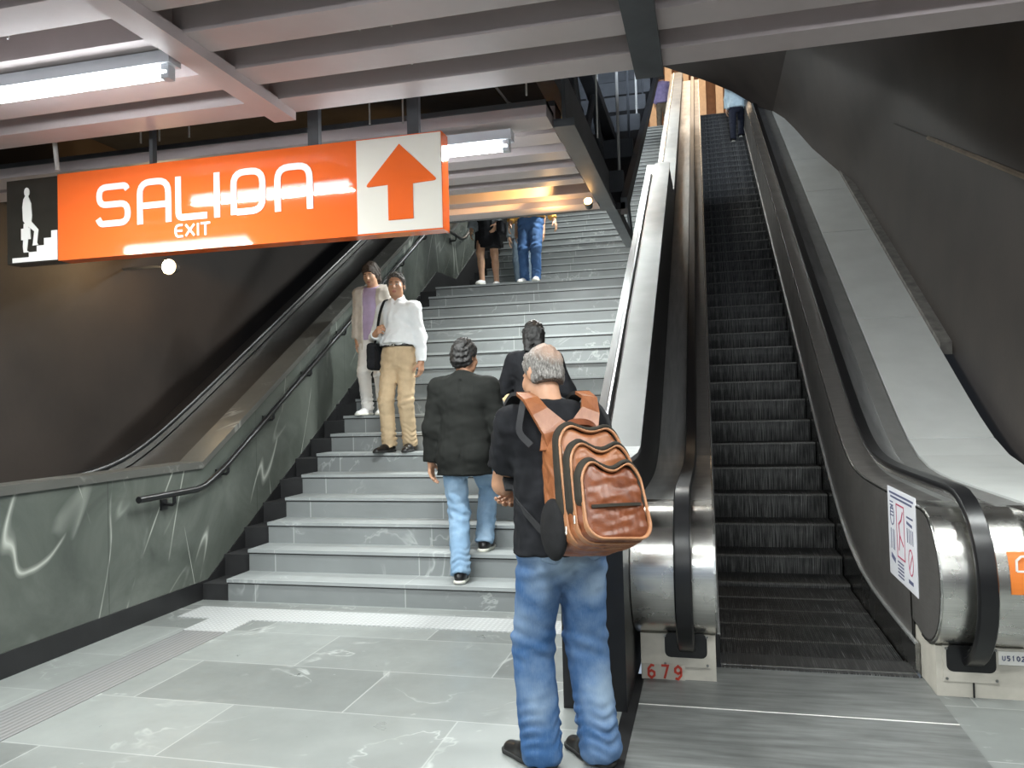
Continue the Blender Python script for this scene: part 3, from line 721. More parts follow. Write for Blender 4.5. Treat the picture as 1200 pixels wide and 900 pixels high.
def A(x0, x1):
    ls([(x0, zb - .02), (x0, zt), (x1, zt), (x1, zb - .02)], .075); stroke(m, [(x0 + w / 2, zm - .03), (x1 - w / 2, zm - .03)], w, OL, E1, E3, EN, .004)
A(-3.40, -3.195)
ls([(-3.125, zt + .015), (-3.125, zb), (-2.925, zb)], .03)
stroke(m, [(-2.855, zt + .015), (-2.855, zb - .02)], w, OL, E1, E3, EN, .004)
ls([(-2.74, zb - .015), (-2.74, zt), (-2.545, zt), (-2.545, zb), (-2.72, zb)], .075)
A(-2.445, -2.235)
m.build('main_lettering', M['vinyl'], sg)
m = MB(); w = .0135; a, b = 2.578, 2.648
ls([(-3.095, b), (-3.14, b), (-3.15, (a + b) / 2), (-3.14, a), (-3.095, a)], .018); stroke(m, [(-3.145, (a + b) / 2), (-3.10, (a + b) / 2)], w, OL, E1, E3, EN, .004)
stroke(m, [(-3.075, b), (-3.015, a)], w, OL, E1, E3, EN, .004); stroke(m, [(-3.015, b), (-3.075, a)], w, OL, E1, E3, EN, .004)
stroke(m, [(-2.99, b + .004), (-2.99, a - .004)], w, OL, E1, E3, EN, .004)
stroke(m, [(-2.97, b), (-2.905, b)], w, OL, E1, E3, EN, .004); stroke(m, [(-2.938, b), (-2.938, a - .004)], w, OL, E1, E3, EN, .004)
m.build('small_lettering', M['vinyl'], sg)
m = MB(); OP = (0, sy - .0005, 0); q = lambda pts: flat(m, pts, OP, E1, E3, EN, .004)
q([(-4.375, 2.50), (sx0 - .004, 2.50), (sx0 - .004, 2.690), (-4.068, 2.690), (-4.068, 2.645), (-4.125, 2.645), (-4.125, 2.60), (-4.182, 2.60), (-4.182, 2.562), (-4.245, 2.562), (-4.245, 2.530), (-4.375, 2.530)])
hd = [(-4.257 + .020 * math.cos(a), 2.955 + .030 * math.sin(a)) for a in np.linspace(0, 2 * PI, 14)[:-1]]; q(hd)
q([(-4.268, 2.93), (-4.248, 2.93), (-4.226, 2.88), (-4.220, 2.80), (-4.226, 2.755), (-4.268, 2.745), (-4.288, 2.77), (-4.292, 2.86), (-4.283, 2.91)])
q([(-4.268, 2.76), (-4.225, 2.762), (-4.170, 2.705), (-4.182, 2.620), (-4.172, 2.605), (-4.215, 2.603), (-4.210, 2.625), (-4.200, 2.695), (-4.240, 2.725)])
q([(-4.282, 2.75), (-4.245, 2.75), (-4.250, 2.66), (-4.262, 2.575), (-4.240, 2.562), (-4.285, 2.562), (-4.290, 2.60)])
q([(-4.303, 2.718), (-4.236, 2.722), (-4.232, 2.648), (-4.303, 2.644)])
m.build('stair_climber_pictogram', M['vinyl'], blk)
for x in (-2.23, -3.35, -1.6):
    MB().box((x - .035 if x > -3 else x - .012, sy + .04, sz1), (x + .035 if x > -3 else x + .012, sy + .08, ZB + .6)).build('hanger', M['beam_dark'], sg)

# ------------------------------------------------------------------ lamps
def area(loc, sx, sy, power, col, rot=(0, 0, 0), name='lamp_light'):
    l = bpy.data.lights.new(name, 'AREA'); l.shape = 'RECTANGLE'; l.size = sx; l.size_y = sy; l.energy = power; l.color = col
    o = bpy.data.objects.new(name, l); COL.objects.link(o); o.location = loc; o.rotation_euler = rot; return o
def spot(loc, power, col, ang, rot, r=.05):
    l = bpy.data.lights.new('spot_light', 'SPOT'); l.energy = power; l.color = col; l.spot_size = ang; l.spot_blend = .6; l.shadow_soft_size = r
    o = bpy.data.objects.new('spot_light', l); COL.objects.link(o); o.location = loc; o.rotation_euler = rot; return o
def point(loc, power, col, r=.08):
    l = bpy.data.lights.new('point_light', 'POINT'); l.energy = power; l.color = col; l.shadow_soft_size = r
    o = bpy.data.objects.new('point_light', l); COL.objects.link(o); o.location = loc; return o
COOL = (.95, 1., .975)
PW = 44
def tube_light(x0, x1, y, label, z=3.1, power=PW, group='fluorescent tube lights', col=COOL):
    xm = (x0 + x1) / 2
    o = thing('hanging_tube_light', label, 'light', (xm, y, z), group=group)
    MB().tube([(x0, y, z), (x1, y, z)], .026, 12).build('tube', M['tube'], o, sm=True)
    MB().box((x0 - .03, y - .045, z + .035), (x1 + .03, y + .045, z + .095)).build('tray', M['fixture'], o, bevel=.006)
    for x in (x0, x1): MB().box((x - .03, y - .025, z - .03), (x + .012, y + .025, z + .04)).build('end_holder', M['fixture'], o)
    area((xm, y, z - .035), x1 - x0, .06, power, col); return o
tube_light(-3.75, -2.42, 3.2, 'bright fluorescent tube under the beams above the left of the orange sign')
tube_light(-2.35, -1.14, 4.65, 'fluorescent tube just behind the right end of the orange sign', 3.07, power=95)
tube_light(-5.7, -4.1, 1.85, 'fluorescent tube nearer the viewer, mirrored low in the orange sign')
tube_light(-1.6, -.2, 1.7, 'fluorescent tube over the tiled floor ahead of the viewer', power=PW)
tube_light(.6, 2.0, 2.6, 'fluorescent tube over the escalator landing plate', power=PW)
tube_light(-2.6, -1.2, .1, 'fluorescent tube overhead at the viewer', power=PW)
tube_light(-5.2, -3.8, -.2, 'fluorescent tube overhead by the marble wall', power=PW)
tube_light(.4, 1.8, .1, 'fluorescent tube overhead on the escalator side', power=PW)
tube_light(1.75, 3.0, 3.9, 'fluorescent tube high over the right newel beside the dark wall', power=65)
tube_light(-4.6, -3.2, -2.2, 'fluorescent tube over the platform behind the viewer, on the wall side', power=70)
tube_light(-1.2, .2, -2.2, 'fluorescent tube over the platform behind the viewer, in the middle', power=70)
tube_light(1.6, 3.0, -2.2, 'fluorescent tube over the platform behind the viewer, on the escalator side', power=70)
t = thing('added_uplight', 'unseen uplight tube added above the edge beam to brighten the dark vault', 'light', (.6, 4.3, 3.8))  # added lamp, out of view, only brightens the vault
MB().tube([(-.1, 4.3, 3.8), (1.4, 4.3, 3.8)], .02, 10).build('tube', M['tube'], t, sm=True)
MB().box((-.12, 4.26, 3.70), (1.42, 4.34, 3.76)).build('tray', M['fixture'], t)
cl_ = area((.65, 4.32, 3.84), 1.5, .06, 230, (.75, .86, 1.), (math.radians(128), 0, math.radians(6))); cl_.data.spread = 1.1
# unseen tubes added under the inclined soffit to light stairs and side decks
for i, (Y, pw) in enumerate([(8.0, 115), (10.6, 85), (13.6, 100), (17.0, 100), (20.4, 70)]):
    z = ZB + .585 * (Y - 7) - .10
    tube_light(-2.3, -.85, Y, 'unseen fluorescent tube added under the inclined soffit, %s one up the stairs' % ords[i], z, pw, 'added soffit tube lights')
# warm flood lamp on the left vault wall, amber lamp at the end of the stair ceiling
t = thing('flood_lamp', 'glowing warm flood lamp below the orange sign near the left wall', 'lamp', (-4.85, 6.4, 2.86))
MB().tube([(-4.85, 6.36, 2.86), (-4.85, 6.35, 2.86)], .066, 16).build('lens', M['warm_lens'], t)
MB().tube([(-4.85, 6.46, 2.86), (-4.85, 6.365, 2.86)], [.045, .075], 16).build('housing', M['beam_dark'], t, sm=True)
MB().tube([(-4.85, 6.43, 2.86), (-5.1, 6.5, 2.9), (-5.47, 6.5, 2.9)], .012, 8).build('arm', M['beam_dark'], t, sm=True)
point((-4.85, 6.25, 2.86), 14, (1., .72, .4), .04)
t = thing('spot_lamp', 'small amber lamp at the right end of the lit ceiling edge beam', 'lamp', (-.93, 6.3, 3.12))
MB().tube([(-.90, 6.42, 3.10), (-.90, 6.36, 3.13)], [.03, .04], 14).build('housing', M['beam_dark'], t, sm=True)
MB().tube([(-.90, 6.36, 3.13), (-.90, 6.352, 3.134)], .032, 14).build('lens', M['amber_lens'], t)
spot((-.93, 6.25, 3.22), 170, (1., .54, .18), .85, (0, math.radians(99), math.radians(-12)), .03)
point((-1.25, 6.62, 3.06), 5, (1., .56, .20), .03)
for (x, y, z) in ((-1.0, 9.6, 5.75), (-1.12, 9.6, 5.72), (-.9, 9.7, 5.73)):
    o = MB().tube([(x, y, z), (x, y, z + .02)], .014, 8).build('pilot_lamp', M['amber_lens'], loc=(x, y, z)); setp(o, 'tiny amber lamp glinting among the dark steelwork above the stairs', 'lamp', 'tiny amber lamps in the steelwork')
# upper hall
area((-.5, 27.5, 15.2), 6, 3, 300, (1., .75, .5)); area((0, 23, 14.0), 2.5, 1, 50, (1., .85, .7))
# orange glints along the escalator: lamps over the shaft
for i, Y in enumerate((10.2, 12.9, 16., 19.)):
    z = inc(Y) + 3.1
    t = thing('soffit_lamp', 'small amber lamp on the soffit edge above the escalator, %s one up' % ords[i], 'lamp', (-.72, Y, z), group='amber soffit lamps')
    zz = ZB + .585 * (Y - 7) - .06
    t.location = (-.72, Y, zz); ORG[t.name] = Vector((-.72, Y, zz))
    MB().box((-.80, Y - .05, zz - .02), (-.68, Y + .05, zz + .03)).build('housing', M['beam_dark'], t)
    MB().box((-.79, Y - .04, zz - .028), (-.69, Y + .04, zz - .018)).build('lens', M['amber_lens'], t)
    point((-.74, Y, zz - .1), 1.5, (1., .55, .22), .04)
# ------------------------------------------------------------------ people
# implicit surfaces (smooth unions of tapered limbs) meshed with surface nets, so every body and garment is one continuous surface
V3 = lambda *a: np.array(a, dtype=np.float64)
def unit(v): v = np.asarray(v, float); return v / (np.linalg.norm(v) + 1e-12)
def rotx(a): c, s = math.cos(a), math.sin(a); return np.array([[1, 0, 0], [0, c, -s], [0, s, c]])
def roty(a): c, s = math.cos(a), math.sin(a); return np.array([[c, 0, s], [0, 1, 0], [-s, 0, c]])
def rotz(a): c, s = math.cos(a), math.sin(a); return np.array([[c, -s, 0], [s, c, 0], [0, 0, 1]])
I3 = np.eye(3)
class Pr:
    """one primitive: kind, params, blend k, clip planes [(point, normal)] kept where (p-point).normal < 0"""
    def __init__(s, kind, k=.03, clip=(), R=None, o=None, q=1., **p):
        s.kind, s.k, s.clip, s.p = kind, k, list(clip), p; s.R = R; s.o = V3(0, 0, 0) if o is None else np.asarray(o, float); s.q = q
    def bounds(s):
        if s.kind == 'c': pts = [(s.p['a'], s.p['ra']), (s.p['b'], s.p['rb'])]
        else: pts = [(s.p['c'], max(s.p['r']))]
        lo, hi = np.full(3, 1e9), np.full(3, -1e9)
        for c, r in pts:
            c = np.asarray(c, float)
            if s.R is not None: c = s.o + s.R @ c
            lo = np.minimum(lo, c - r * 1.05); hi = np.maximum(hi, c + r * 1.05)
        return lo, hi
    def d(s, X, Y, Z):
        if s.R is not None:
            x, y, z = X - s.o[0], Y - s.o[1], Z - s.o[2]; R = s.R
            x, y, z = R[0, 0] * x + R[1, 0] * y + R[2, 0] * z, R[0, 1] * x + R[1, 1] * y + R[2, 1] * z, R[0, 2] * x + R[1, 2] * y + R[2, 2] * z
        else: x, y, z = X, Y, Z
        if s.kind == 'c':
            a, b = np.asarray(s.p['a'], float), np.asarray(s.p['b'], float); q = s.q
            ay_, by_ = a[1] / q, b[1] / q; y = y / q
            ba = (b[0] - a[0], by_ - ay_, b[2] - a[2]); L2 = sum(v * v for v in ba) + 1e-12
            px, py, pz = x - a[0], y - ay_, z - a[2]
            t = np.clip((px * ba[0] + py * ba[1] + pz * ba[2]) / L2, 0, 1)
            d = np.sqrt((px - t * ba[0]) ** 2 + (py - t * ba[1]) ** 2 + (pz - t * ba[2]) ** 2) - (s.p['ra'] + (s.p['rb'] - s.p['ra']) * t)
            d = d * min(1., q)
        elif s.kind == 'e':
            c, r = s.p['c'], s.p['r']; px, py, pz = (x - c[0]) / r[0], (y - c[1]) / r[1], (z - c[2]) / r[2]
            k0 = np.sqrt(px * px + py * py + pz * pz); k1 = np.sqrt((px / r[0]) ** 2 + (py / r[1]) ** 2 + (pz / r[2]) ** 2) + 1e-9
            d = k0 * (k0 - 1) / k1
        else:
            c, r, e = s.p['c'], s.p['r'], s.p.get('e', .01)
            qx, qy, qz = abs(x - c[0]) - r[0] + e, abs(y - c[1]) - r[1] + e, abs(z - c[2]) - r[2] + e
            d = np.sqrt(np.maximum(qx, 0) ** 2 + np.maximum(qy, 0) ** 2 + np.maximum(qz, 0) ** 2) + np.minimum(np.maximum(np.maximum(qx, qy), qz), 0) - e
        for pt, n in s.clip: d = np.maximum(d, (X - pt[0]) * n[0] + (Y - pt[1]) * n[1] + (Z - pt[2]) * n[2])
        return d
def C(a, b, ra, rb, k=.03, **kw): return Pr('c', k, a=a, b=b, ra=ra, rb=rb, **kw)
def Eo(c, r, k=.03, **kw): return Pr('e', k, c=c, r=r, **kw)
def Bo(c, r, e=.01, k=.01, **kw): return Pr('b', k, c=c, r=r, e=e, **kw)

def mesh_field(prims, h, sub=(), clip=(), disp=None, pad=.02, post=None):
    lo, hi = np.full(3, 1e9), np.full(3, -1e9)
    for p in prims: a, b = p.bounds(); lo = np.minimum(lo, a); hi = np.maximum(hi, b)
    lo -= pad + 2 * h; hi += pad + 2 * h
    n = np.ceil((hi - lo) / h).astype(int) + 1
    ax_ = [(lo[i] + h * np.arange(n[i])).astype(np.float32) for i in range(3)]
    D = np.full(n, 1., np.float32)
    def region(p, m):
        a, b = p.bounds(); i0 = np.maximum(((a - m - lo) / h).astype(int), 0); i1 = np.minimum(((b + m - lo) / h).astype(int) + 2, n)
        sl = tuple(slice(i0[i], i1[i]) for i in range(3))
        return sl, ax_[0][sl[0]][:, None, None], ax_[1][sl[1]][None, :, None], ax_[2][sl[2]][None, None, :]
    for p in prims:
        sl, X, Y, Z = region(p, p.k + 3 * h); d = p.d(X, Y, Z).astype(np.float32); A = D[sl]; k = max(p.k, 1e-4)
        hh = np.maximum(k - np.abs(A - d), 0) / k; D[sl] = np.minimum(A, d) - hh * hh * k * .25
    for p in sub:
        sl, X, Y, Z = region(p, p.k + 3 * h); d = -p.d(X, Y, Z).astype(np.float32); A = D[sl]; k = max(p.k, 1e-4)
        hh = np.maximum(k - np.abs(A - d), 0) / k; D[sl] = np.maximum(A, d) + hh * hh * k * .25
    X, Y, Z = ax_[0][:, None, None], ax_[1][None, :, None], ax_[2][None, None, :]
    if disp is not None:
        m = np.abs(D) < .03 + 2 * h; idx = np.nonzero(m)
        D[idx] += disp(ax_[0][idx[0]], ax_[1][idx[1]], ax_[2][idx[2]]).astype(np.float32)
    for pt, nn in clip: D = np.maximum(D, ((X - pt[0]) * nn[0] + (Y - pt[1]) * nn[1] + (Z - pt[2]) * nn[2]).astype(np.float32))
    s = D < 0; cs = s[:-1, :-1, :-1].astype(np.int8)
    for i, j, k in [(1, 0, 0), (0, 1, 0), (1, 1, 0), (0, 0, 1), (1, 0, 1), (0, 1, 1), (1, 1, 1)]:
        cs = cs + s[i:n[0] - 1 + i, j:n[1] - 1 + j, k:n[2] - 1 + k]
    act = (cs > 0) & (cs < 8); ii = np.array(np.nonzero(act)).T
    corner = np.array([[i, j, k] for k in (0, 1) for j in (0, 1) for i in (0, 1)])
    vals = np.stack([D[ii[:, 0] + c[0], ii[:, 1] + c[1], ii[:, 2] + c[2]] for c in corner], 1)
    acc = np.zeros((len(ii), 3)); cnt = np.zeros(len(ii))
    for a in range(8):
        for b in range(a + 1, 8):
            dd = corner[b] - corner[a]
            if abs(dd).sum() != 1: continue
            va, vb = vals[:, a], vals[:, b]; m = (va < 0) != (vb < 0); t = np.where(m, va / np.where(m, va - vb, 1), 0)
            acc[m] += corner[a] + t[m][:, None] * dd; cnt[m] += 1
    V = lo + h * (ii + acc / cnt[:, None])
    idm = np.full(act.shape, -1, np.int64); idm[act] = np.arange(len(ii))
    quads = []
    for ax in range(3):
        o1, o2 = (ax + 1) % 3, (ax + 2) % 3
        A = [slice(1, -1)] * 3; B = [slice(1, -1)] * 3; A[ax] = slice(0, -1); B[ax] = slice(1, None)
        sa, sb = s[tuple(A)], s[tuple(B)]; e = np.array(np.nonzero(sa != sb)).T
        if not len(e): continue
        flip = sa[tuple(e.T)]
        base = e.copy(); base[:, o1] += 1; base[:, o2] += 1
        def cell(d1, d2): q = base.copy(); q[:, o1] += d1; q[:, o2] += d2; return idm[q[:, 0], q[:, 1], q[:, 2]]
        q = np.stack([cell(-1, -1), cell(0, -1), cell(0, 0), cell(-1, 0)], 1); q[~flip] = q[~flip][:, ::-1]; quads.append(q)
    return V, np.concatenate(quads)
def field_obj(name, prims, h, mats, parent, pick=None, **kw):
    V, Q = mesh_field(prims, h, **kw)
    me = bpy.data.meshes.new(name); me.vertices.add(len(V)); me.vertices.foreach_set('co', V.astype(np.float32).ravel())
    me.loops.add(len(Q) * 4); me.loops.foreach_set('vertex_index', Q.astype(np.int32).ravel())
    me.polygons.add(len(Q)); me.polygons.foreach_set('loop_start', (np.arange(len(Q)) * 4).astype(np.int32)); me.polygons.foreach_set('loop_total', np.full(len(Q), 4, np.int32))
    me.polygons.foreach_set('use_smooth', np.ones(len(Q), bool)); me.update(calc_edges=True); me.validate()
    mats = mats if isinstance(mats, (list, tuple)) else [mats]
    for m in mats: me.materials.append(m)
    if pick is not None: me.polygons.foreach_set('material_index', pick(V[Q].mean(1)).astype(np.int32))
    return link(name, me, parent)
_fr = RNG.randn(14, 3); _ph = RNG.rand(14) * 6.28
def folds(amp, freq, zs=1., seed=0):
    def f(x, y, z):
        o = 0
        for i in range(5):
            v = _fr[(i + seed) % 14]; w_ = _fr[(i + seed + 5) % 14]
            u = v[0] * x + v[1] * y + v[2] * z * zs
            o = o + np.sin(u * freq * (1 + .35 * i) + 1.3 * np.sin((w_[0] * x + w_[1] * y + w_[2] * z) * freq * .7) + _ph[i + seed]) / (1 + .4 * i)
        return amp * o * .45
    return f

SKIN = {}
def skin(name, col):
    m, nt, b = new_mat(name); c = noise(nt, objco(nt), 14, 4)
    L(nt, ramp(nt, c, [(.3, [v * .88 for v in col]), (.7, [min(1, v * 1.08) for v in col])]), b.inputs['Base Color'])
    b.inputs['Roughness'].default_value = .5; b.inputs['Subsurface Weight'].default_value = .08; b.inputs['Subsurface Radius'].default_value = (.01, .004, .002); return m
def cloth(name, col, var=.15, rough=.85, nsc=14, weave=500, bmp=.15, spec=.3):
    m, nt, b = new_mat(name); co = objco(nt); f = noise(nt, co, nsc, 5)
    L(nt, ramp(nt, f, [(.3, [v * (1 - var) for v in col]), (.7, [min(1, v * (1 + var)) for v in col])]), b.inputs['Base Color'])
    b.inputs['Roughness'].default_value = rough; b.inputs['Specular IOR Level'].default_value = spec
    bump(nt, b, noise(nt, co, weave, 2), bmp, .002); return m
def denim(name, dark, light, spots=(), amt=.35):
    """blue denim with worn, faded patches of the garment itself (object space)"""
    m, nt, b = new_mat(name); co = objco(nt)
    f = ramp(nt, noise(nt, co, 5, 5, .6), [(.42, 0), (.72, amt)])
    for c, r, a in spots:
        vm = nt.nodes.new('ShaderNodeVectorMath'); vm.operation = 'DISTANCE'; L(nt, co, vm.inputs[0]); vm.inputs[1].default_value = c
        q = math_(nt, 'ADD', vm.outputs['Value'], math_(nt, 'MULTIPLY', math_(nt, 'SUBTRACT', noise(nt, co, 9, 4), .5), .18))
        f = math_(nt, 'MAXIMUM', f, ramp(nt, math_(nt, 'DIVIDE', q, r), [(.2, a), (1., 0)]))
    st = noise(nt, objco(nt, (260, 260, 18)), 1, 2)
    f2 = math_(nt, 'ADD', f, math_(nt, 'MULTIPLY', math_(nt, 'SUBTRACT', st, .5), .22))
    L(nt, mix(nt, f2, dark, light), b.inputs['Base Color']); b.inputs['Roughness'].default_value = .85; b.inputs['Specular IOR Level'].default_value = .25
    bump(nt, b, noise(nt, co, 420, 2), .2, .002); return m
def hairmat(name, a, b_, rough=.45, sc=(60, 60, 12)):
    m, nt, b = new_mat(name); f = noise(nt, objco(nt, sc), 2.5, 5, .6)
    L(nt, ramp(nt, f, [(.35, a), (.68, b_)]), b.inputs['Base Color']); b.inputs['Roughness'].default_value = rough
    bump(nt, b, f, .5, .006); return m

def ik(a, c, l1, l2, pole):
    a, c = np.asarray(a, float), np.asarray(c, float); d = c - a; L_ = np.linalg.norm(d)
    if L_ > (l1 + l2) * .998: c = a + d / L_ * (l1 + l2) * .998; d = c - a; L_ = np.linalg.norm(d)
    x = (l1 * l1 - l2 * l2 + L_ * L_) / (2 * L_); h = math.sqrt(max(0, l1 * l1 - x * x)); u = d / L_
    p = np.asarray(pole, float); p = unit(p - u * (p @ u)); return a + u * x + p * h, c

class Body:
    def __init__(s, H=1.72, pelvis=(0, 0, None), lean=0., twist=0., side=0., bend=0., head=(0., 0., 0.), feet=None, arms=None, bulk=1., belly=0., shoulder=1., knees=((-.1, 1, 0), (.1, 1, 0))):
        k = s.k = H / 1.72; s.bulk = bulk
        pz = pelvis[2] if pelvis[2] is not None else .966 * k
        s.P = V3(pelvis[0], pelvis[1], pz); s.RT = rotz(twist) @ roty(side) @ rotx(-lean)
        s.RU = s.RT @ rotx(-bend)
        s.waist = s.P + s.RT @ V3(0, 0, .13 * k); s.chest = s.waist + s.RU @ V3(0, 0, .20 * k)
        s.neck = s.waist + s.RU @ V3(0, -.012, .385 * k)
        s.RH = rotz(twist) @ rotz(head[1]) @ rotx(-head[0]) @ roty(head[2])
        s.headc = s.neck + s.RU @ V3(0, .008, .045 * k) + s.RH @ V3(0, .022 * k, .115 * k)
        s.sh = [s.waist + s.RU @ V3(sx * .172 * k * shoulder, -.01, .318 * k) for sx in (-1, 1)]
        s.hip = [s.P + s.RT @ V3(sx * .088 * k, 0, -.05 * k) for sx in (-1, 1)]
        feet = feet or [dict(p=(-.1, 0, 0)), dict(p=(.1, 0, 0))]
        s.knee, s.ank, s.foot = [], [], []
        for i in (0, 1):
            f = feet[i]; yaw, pit = f.get('yaw', (.15, -.15)[i]), f.get('pitch', 0.)
            RF = rotz(yaw) @ rotx(-pit); base = np.asarray(f['p'], float); an = base + RF @ V3(0, -.03 * k, .085 * k) if not pit else base + RF @ V3(0, -.03 * k, .085 * k)
            kn, an2 = ik(s.hip[i], an, .425 * k, .42 * k, knees[i]); s.knee.append(kn); s.ank.append(an2); s.foot.append((an2 - RF @ V3(0, -.03 * k, .085 * k), RF))
        arms = arms or [dict(), dict()]; s.elb, s.wri, s.hand = [], [], []
        for i in (0, 1):
            a = arms[i]; sx = (-1, 1)[i]
            u = unit(a.get('up', (sx * .14, -.02, -1))); f = unit(a.get('fo', (sx * .04, .16, -1)))
            e = s.sh[i] + .295 * k * u; w_ = e + .25 * k * f
            if 'wr' in a: e, w_ = ik(s.sh[i], a['wr'], .295 * k, .25 * k, a['pole']); f = unit(w_ - e)
            s.elb.append(e); s.wri.append(w_)
            hd = unit(a.get('hd', f)); th = np.asarray(a.get('th', (-sx * .25, 1, 0)), float); th = unit(th - hd * (th @ hd))
            nn = np.cross(hd, th) * (-1 if i else 1); s.hand.append((hd, th, nn, a.get('curl', .45)))
    def torso(s, off=0., k=.04, belly=0., hips=False):
        K, b = s.k, s.bulk; q = .68
        out = [C((0, 0, -.03 * K), (0, 0, .13 * K), .160 * K * b + off, .148 * K * b + off, k, R=s.RT, o=s.P, q=q),
               C((0, 0, .0), (0, -.005, .20 * K), .148 * K * b + off, .160 * K * b + off, k, R=s.RU, o=s.waist, q=q + .02),
               C((-.085 * K, -.012, .27 * K), (.085 * K, -.012, .27 * K), .082 * K + off, .082 * K + off, .06, R=s.RU, o=s.waist, q=.9),
               C(s.neck + s.RU @ V3(0, 0, -.035), s.sh[0], .052 * K + off, .050 * K + off, .04), C(s.neck + s.RU @ V3(0, 0, -.035), s.sh[1], .052 * K + off, .050 * K + off, .04)]
        if hips: out += [Eo((sx * .075 * K, -.055 * K, -.05 * K), (.088 * K + off, .073 * K + off, .10 * K + off), .04, R=s.RT, o=s.P) for sx in (-1, 1)]
        if belly: out.append(Eo((0, .07 * K, .06 * K), (.13 * K + off, .09 * K * (1 + belly) + off, .15 * K + off), .05, R=s.RT, o=s.P))
        return out
    def leg(s, i, off=0., lo=None, k=.03, clip=()):
        K, b = s.k, s.bulk; lo = lo or .0
        return [C(s.hip[i], s.knee[i], .090 * K * b + off, .060 * K + off + lo * .4, k, clip=clip), C(s.knee[i], s.ank[i], .056 * K + off + lo * .5, .040 * K + off + lo, k, clip=clip),
                Eo((0, 0, 0), (.05 * K + off, .052 * K + off, .11 * K + off), k, R=I3, o=s.knee[i] * .66 + s.ank[i] * .34 + V3(0, 0, 0) - s.RT[:, 1] * .012, clip=clip)]
    def arm(s, i, off=0., clip=(), k=.045, taper=0.):
        K = s.k
        return [C(s.sh[i], s.elb[i], .054 * K + off, .042 * K + off, k, clip=clip), C(s.elb[i], s.wri[i], .042 * K + off, .029 * K + off + taper, k, clip=clip)]
    def hands(s, i):
        K = s.k; w_ = s.wri[i]; hd, th, nn, cu = s.hand[i]; out = [C(w_ - hd * .02, w_ + hd * .02, .028 * K, .027 * K, .012)]
        for f, (t, ln) in enumerate(((.030, 1.), (.010, 1.1), (-.011, 1.02), (-.030, .80))):
            b0 = w_ + (hd * (.088 if f < 3 else .08) + th * t) * K; out.append(C(w_ + hd * .015 * K + th * t * .55 * K, b0, .0150 * K, .0115 * K, .012))
            p, ang = b0, cu * (.55 + .12 * f)
            for j, (l, r) in enumerate(((.042, .0098), (.026, .0088), (.021, .0080))):
                d = hd * math.cos(ang) + nn * math.sin(ang); e = p + d * l * ln * K; out.append(C(p, e, r * K, (r - .0008) * K, .004)); p = e; ang += cu * (1.0 if j == 0 else .8)
        p0 = w_ + (hd * .022 + th * .018) * K; d1 = unit(hd * .65 + th * .72 + nn * .35); p1 = p0 + d1 * .045 * K; d2 = unit(hd * .9 + th * .35 + nn * .35 * (1 + cu)); p2 = p1 + d2 * .032 * K; p3 = p2 + unit(hd + nn * .5 * (1 + cu)) * .026 * K
        out += [C(p0, p1, .0165 * K, .012 * K, .010), C(p1, p2, .0115 * K, .0105 * K, .005), C(p2, p3, .0102 * K, .0085 * K, .004)]
        return out
    def headp(s, ears=True):
        K = s.k; kw = dict(R=s.RH, o=s.headc); e = lambda c, r, k=.02: Eo(tuple(v * K for v in c), tuple(v * K for v in r), k, **kw)
        c = lambda a, b, ra, rb, k=.015: C(tuple(v * K for v in a), tuple(v * K for v in b), ra * K, rb * K, k, **kw)
        out = [e((0, -.018, .030), (.076, .094, .084)), e((0, .026, -.028), (.063, .066, .085)), e((0, .048, -.086), (.040, .036, .028), .03), c((-.035, .02, -.075), (.035, .02, -.075), .03, .03, .03),
               e((0, .080, .026), (.05, .014, .012), .02), c((0, .090, .008), (0, .110, -.024), .0085, .0125, .012), c((-.012, .096, -.030), (.012, .096, -.030), .0085, .0085, .008),
               e((-.040, .058, -.028), (.024, .024, .026), .03), e((.040, .058, -.028), (.024, .024, .026), .03), e((0, .086, -.058), (.024, .012, .0065), .008), e((0, .084, -.070), (.022, .012, .0075), .008)]
        sub = [Eo((sx * .031 * K, .100 * K, .006 * K), (.017 * K, .016 * K, .011 * K), .012, **kw) for sx in (-1, 1)]
        eye = [e((sx * .031, .078, .006), (.0125, .0125, .0115), .003) for sx in (-1, 1)]
        if ears:
            for sx in (-1, 1): out += [Eo((sx * .079 * K, -.006 * K, -.012 * K), (.010 * K, .022 * K, .033 * K), .012, R=s.RH @ rotz(-sx * .35), o=s.headc)]
        nb = s.headc + s.RH @ V3(0, -.022, -.075) * K
        out += [C(nb, s.neck + s.RU @ V3(0, -.004, -.02), .054 * K, .060 * K, .03)]
        return out, sub, eye
    def hair_short(s, th=.012, low=-.082, top=.0, back=0., fr=(.060, .080)):
        K = s.k; kw = dict(R=s.RH, o=s.headc)
        pr = [Eo((0, -.020 * K, .032 * K), ((.0765 + th * .55) * K, (.094 + th) * K, (.085 + th + top) * K), .02, **kw), Eo((0, -.035 * K, -.03 * K), ((.070 + th * .6) * K, (.078 + th * .7 + back) * K, .065 * K), .02, **kw)]
        n = s.RH @ unit((0, .82, -.57)); p0 = s.headc + s.RH @ V3(0, fr[0], fr[1]) * K
        n2 = s.RH @ V3(0, 0, -1.); p1 = s.headc + s.RH @ V3(0, 0, low) * K
        return pr, [(p0, n), (p1, n2)]

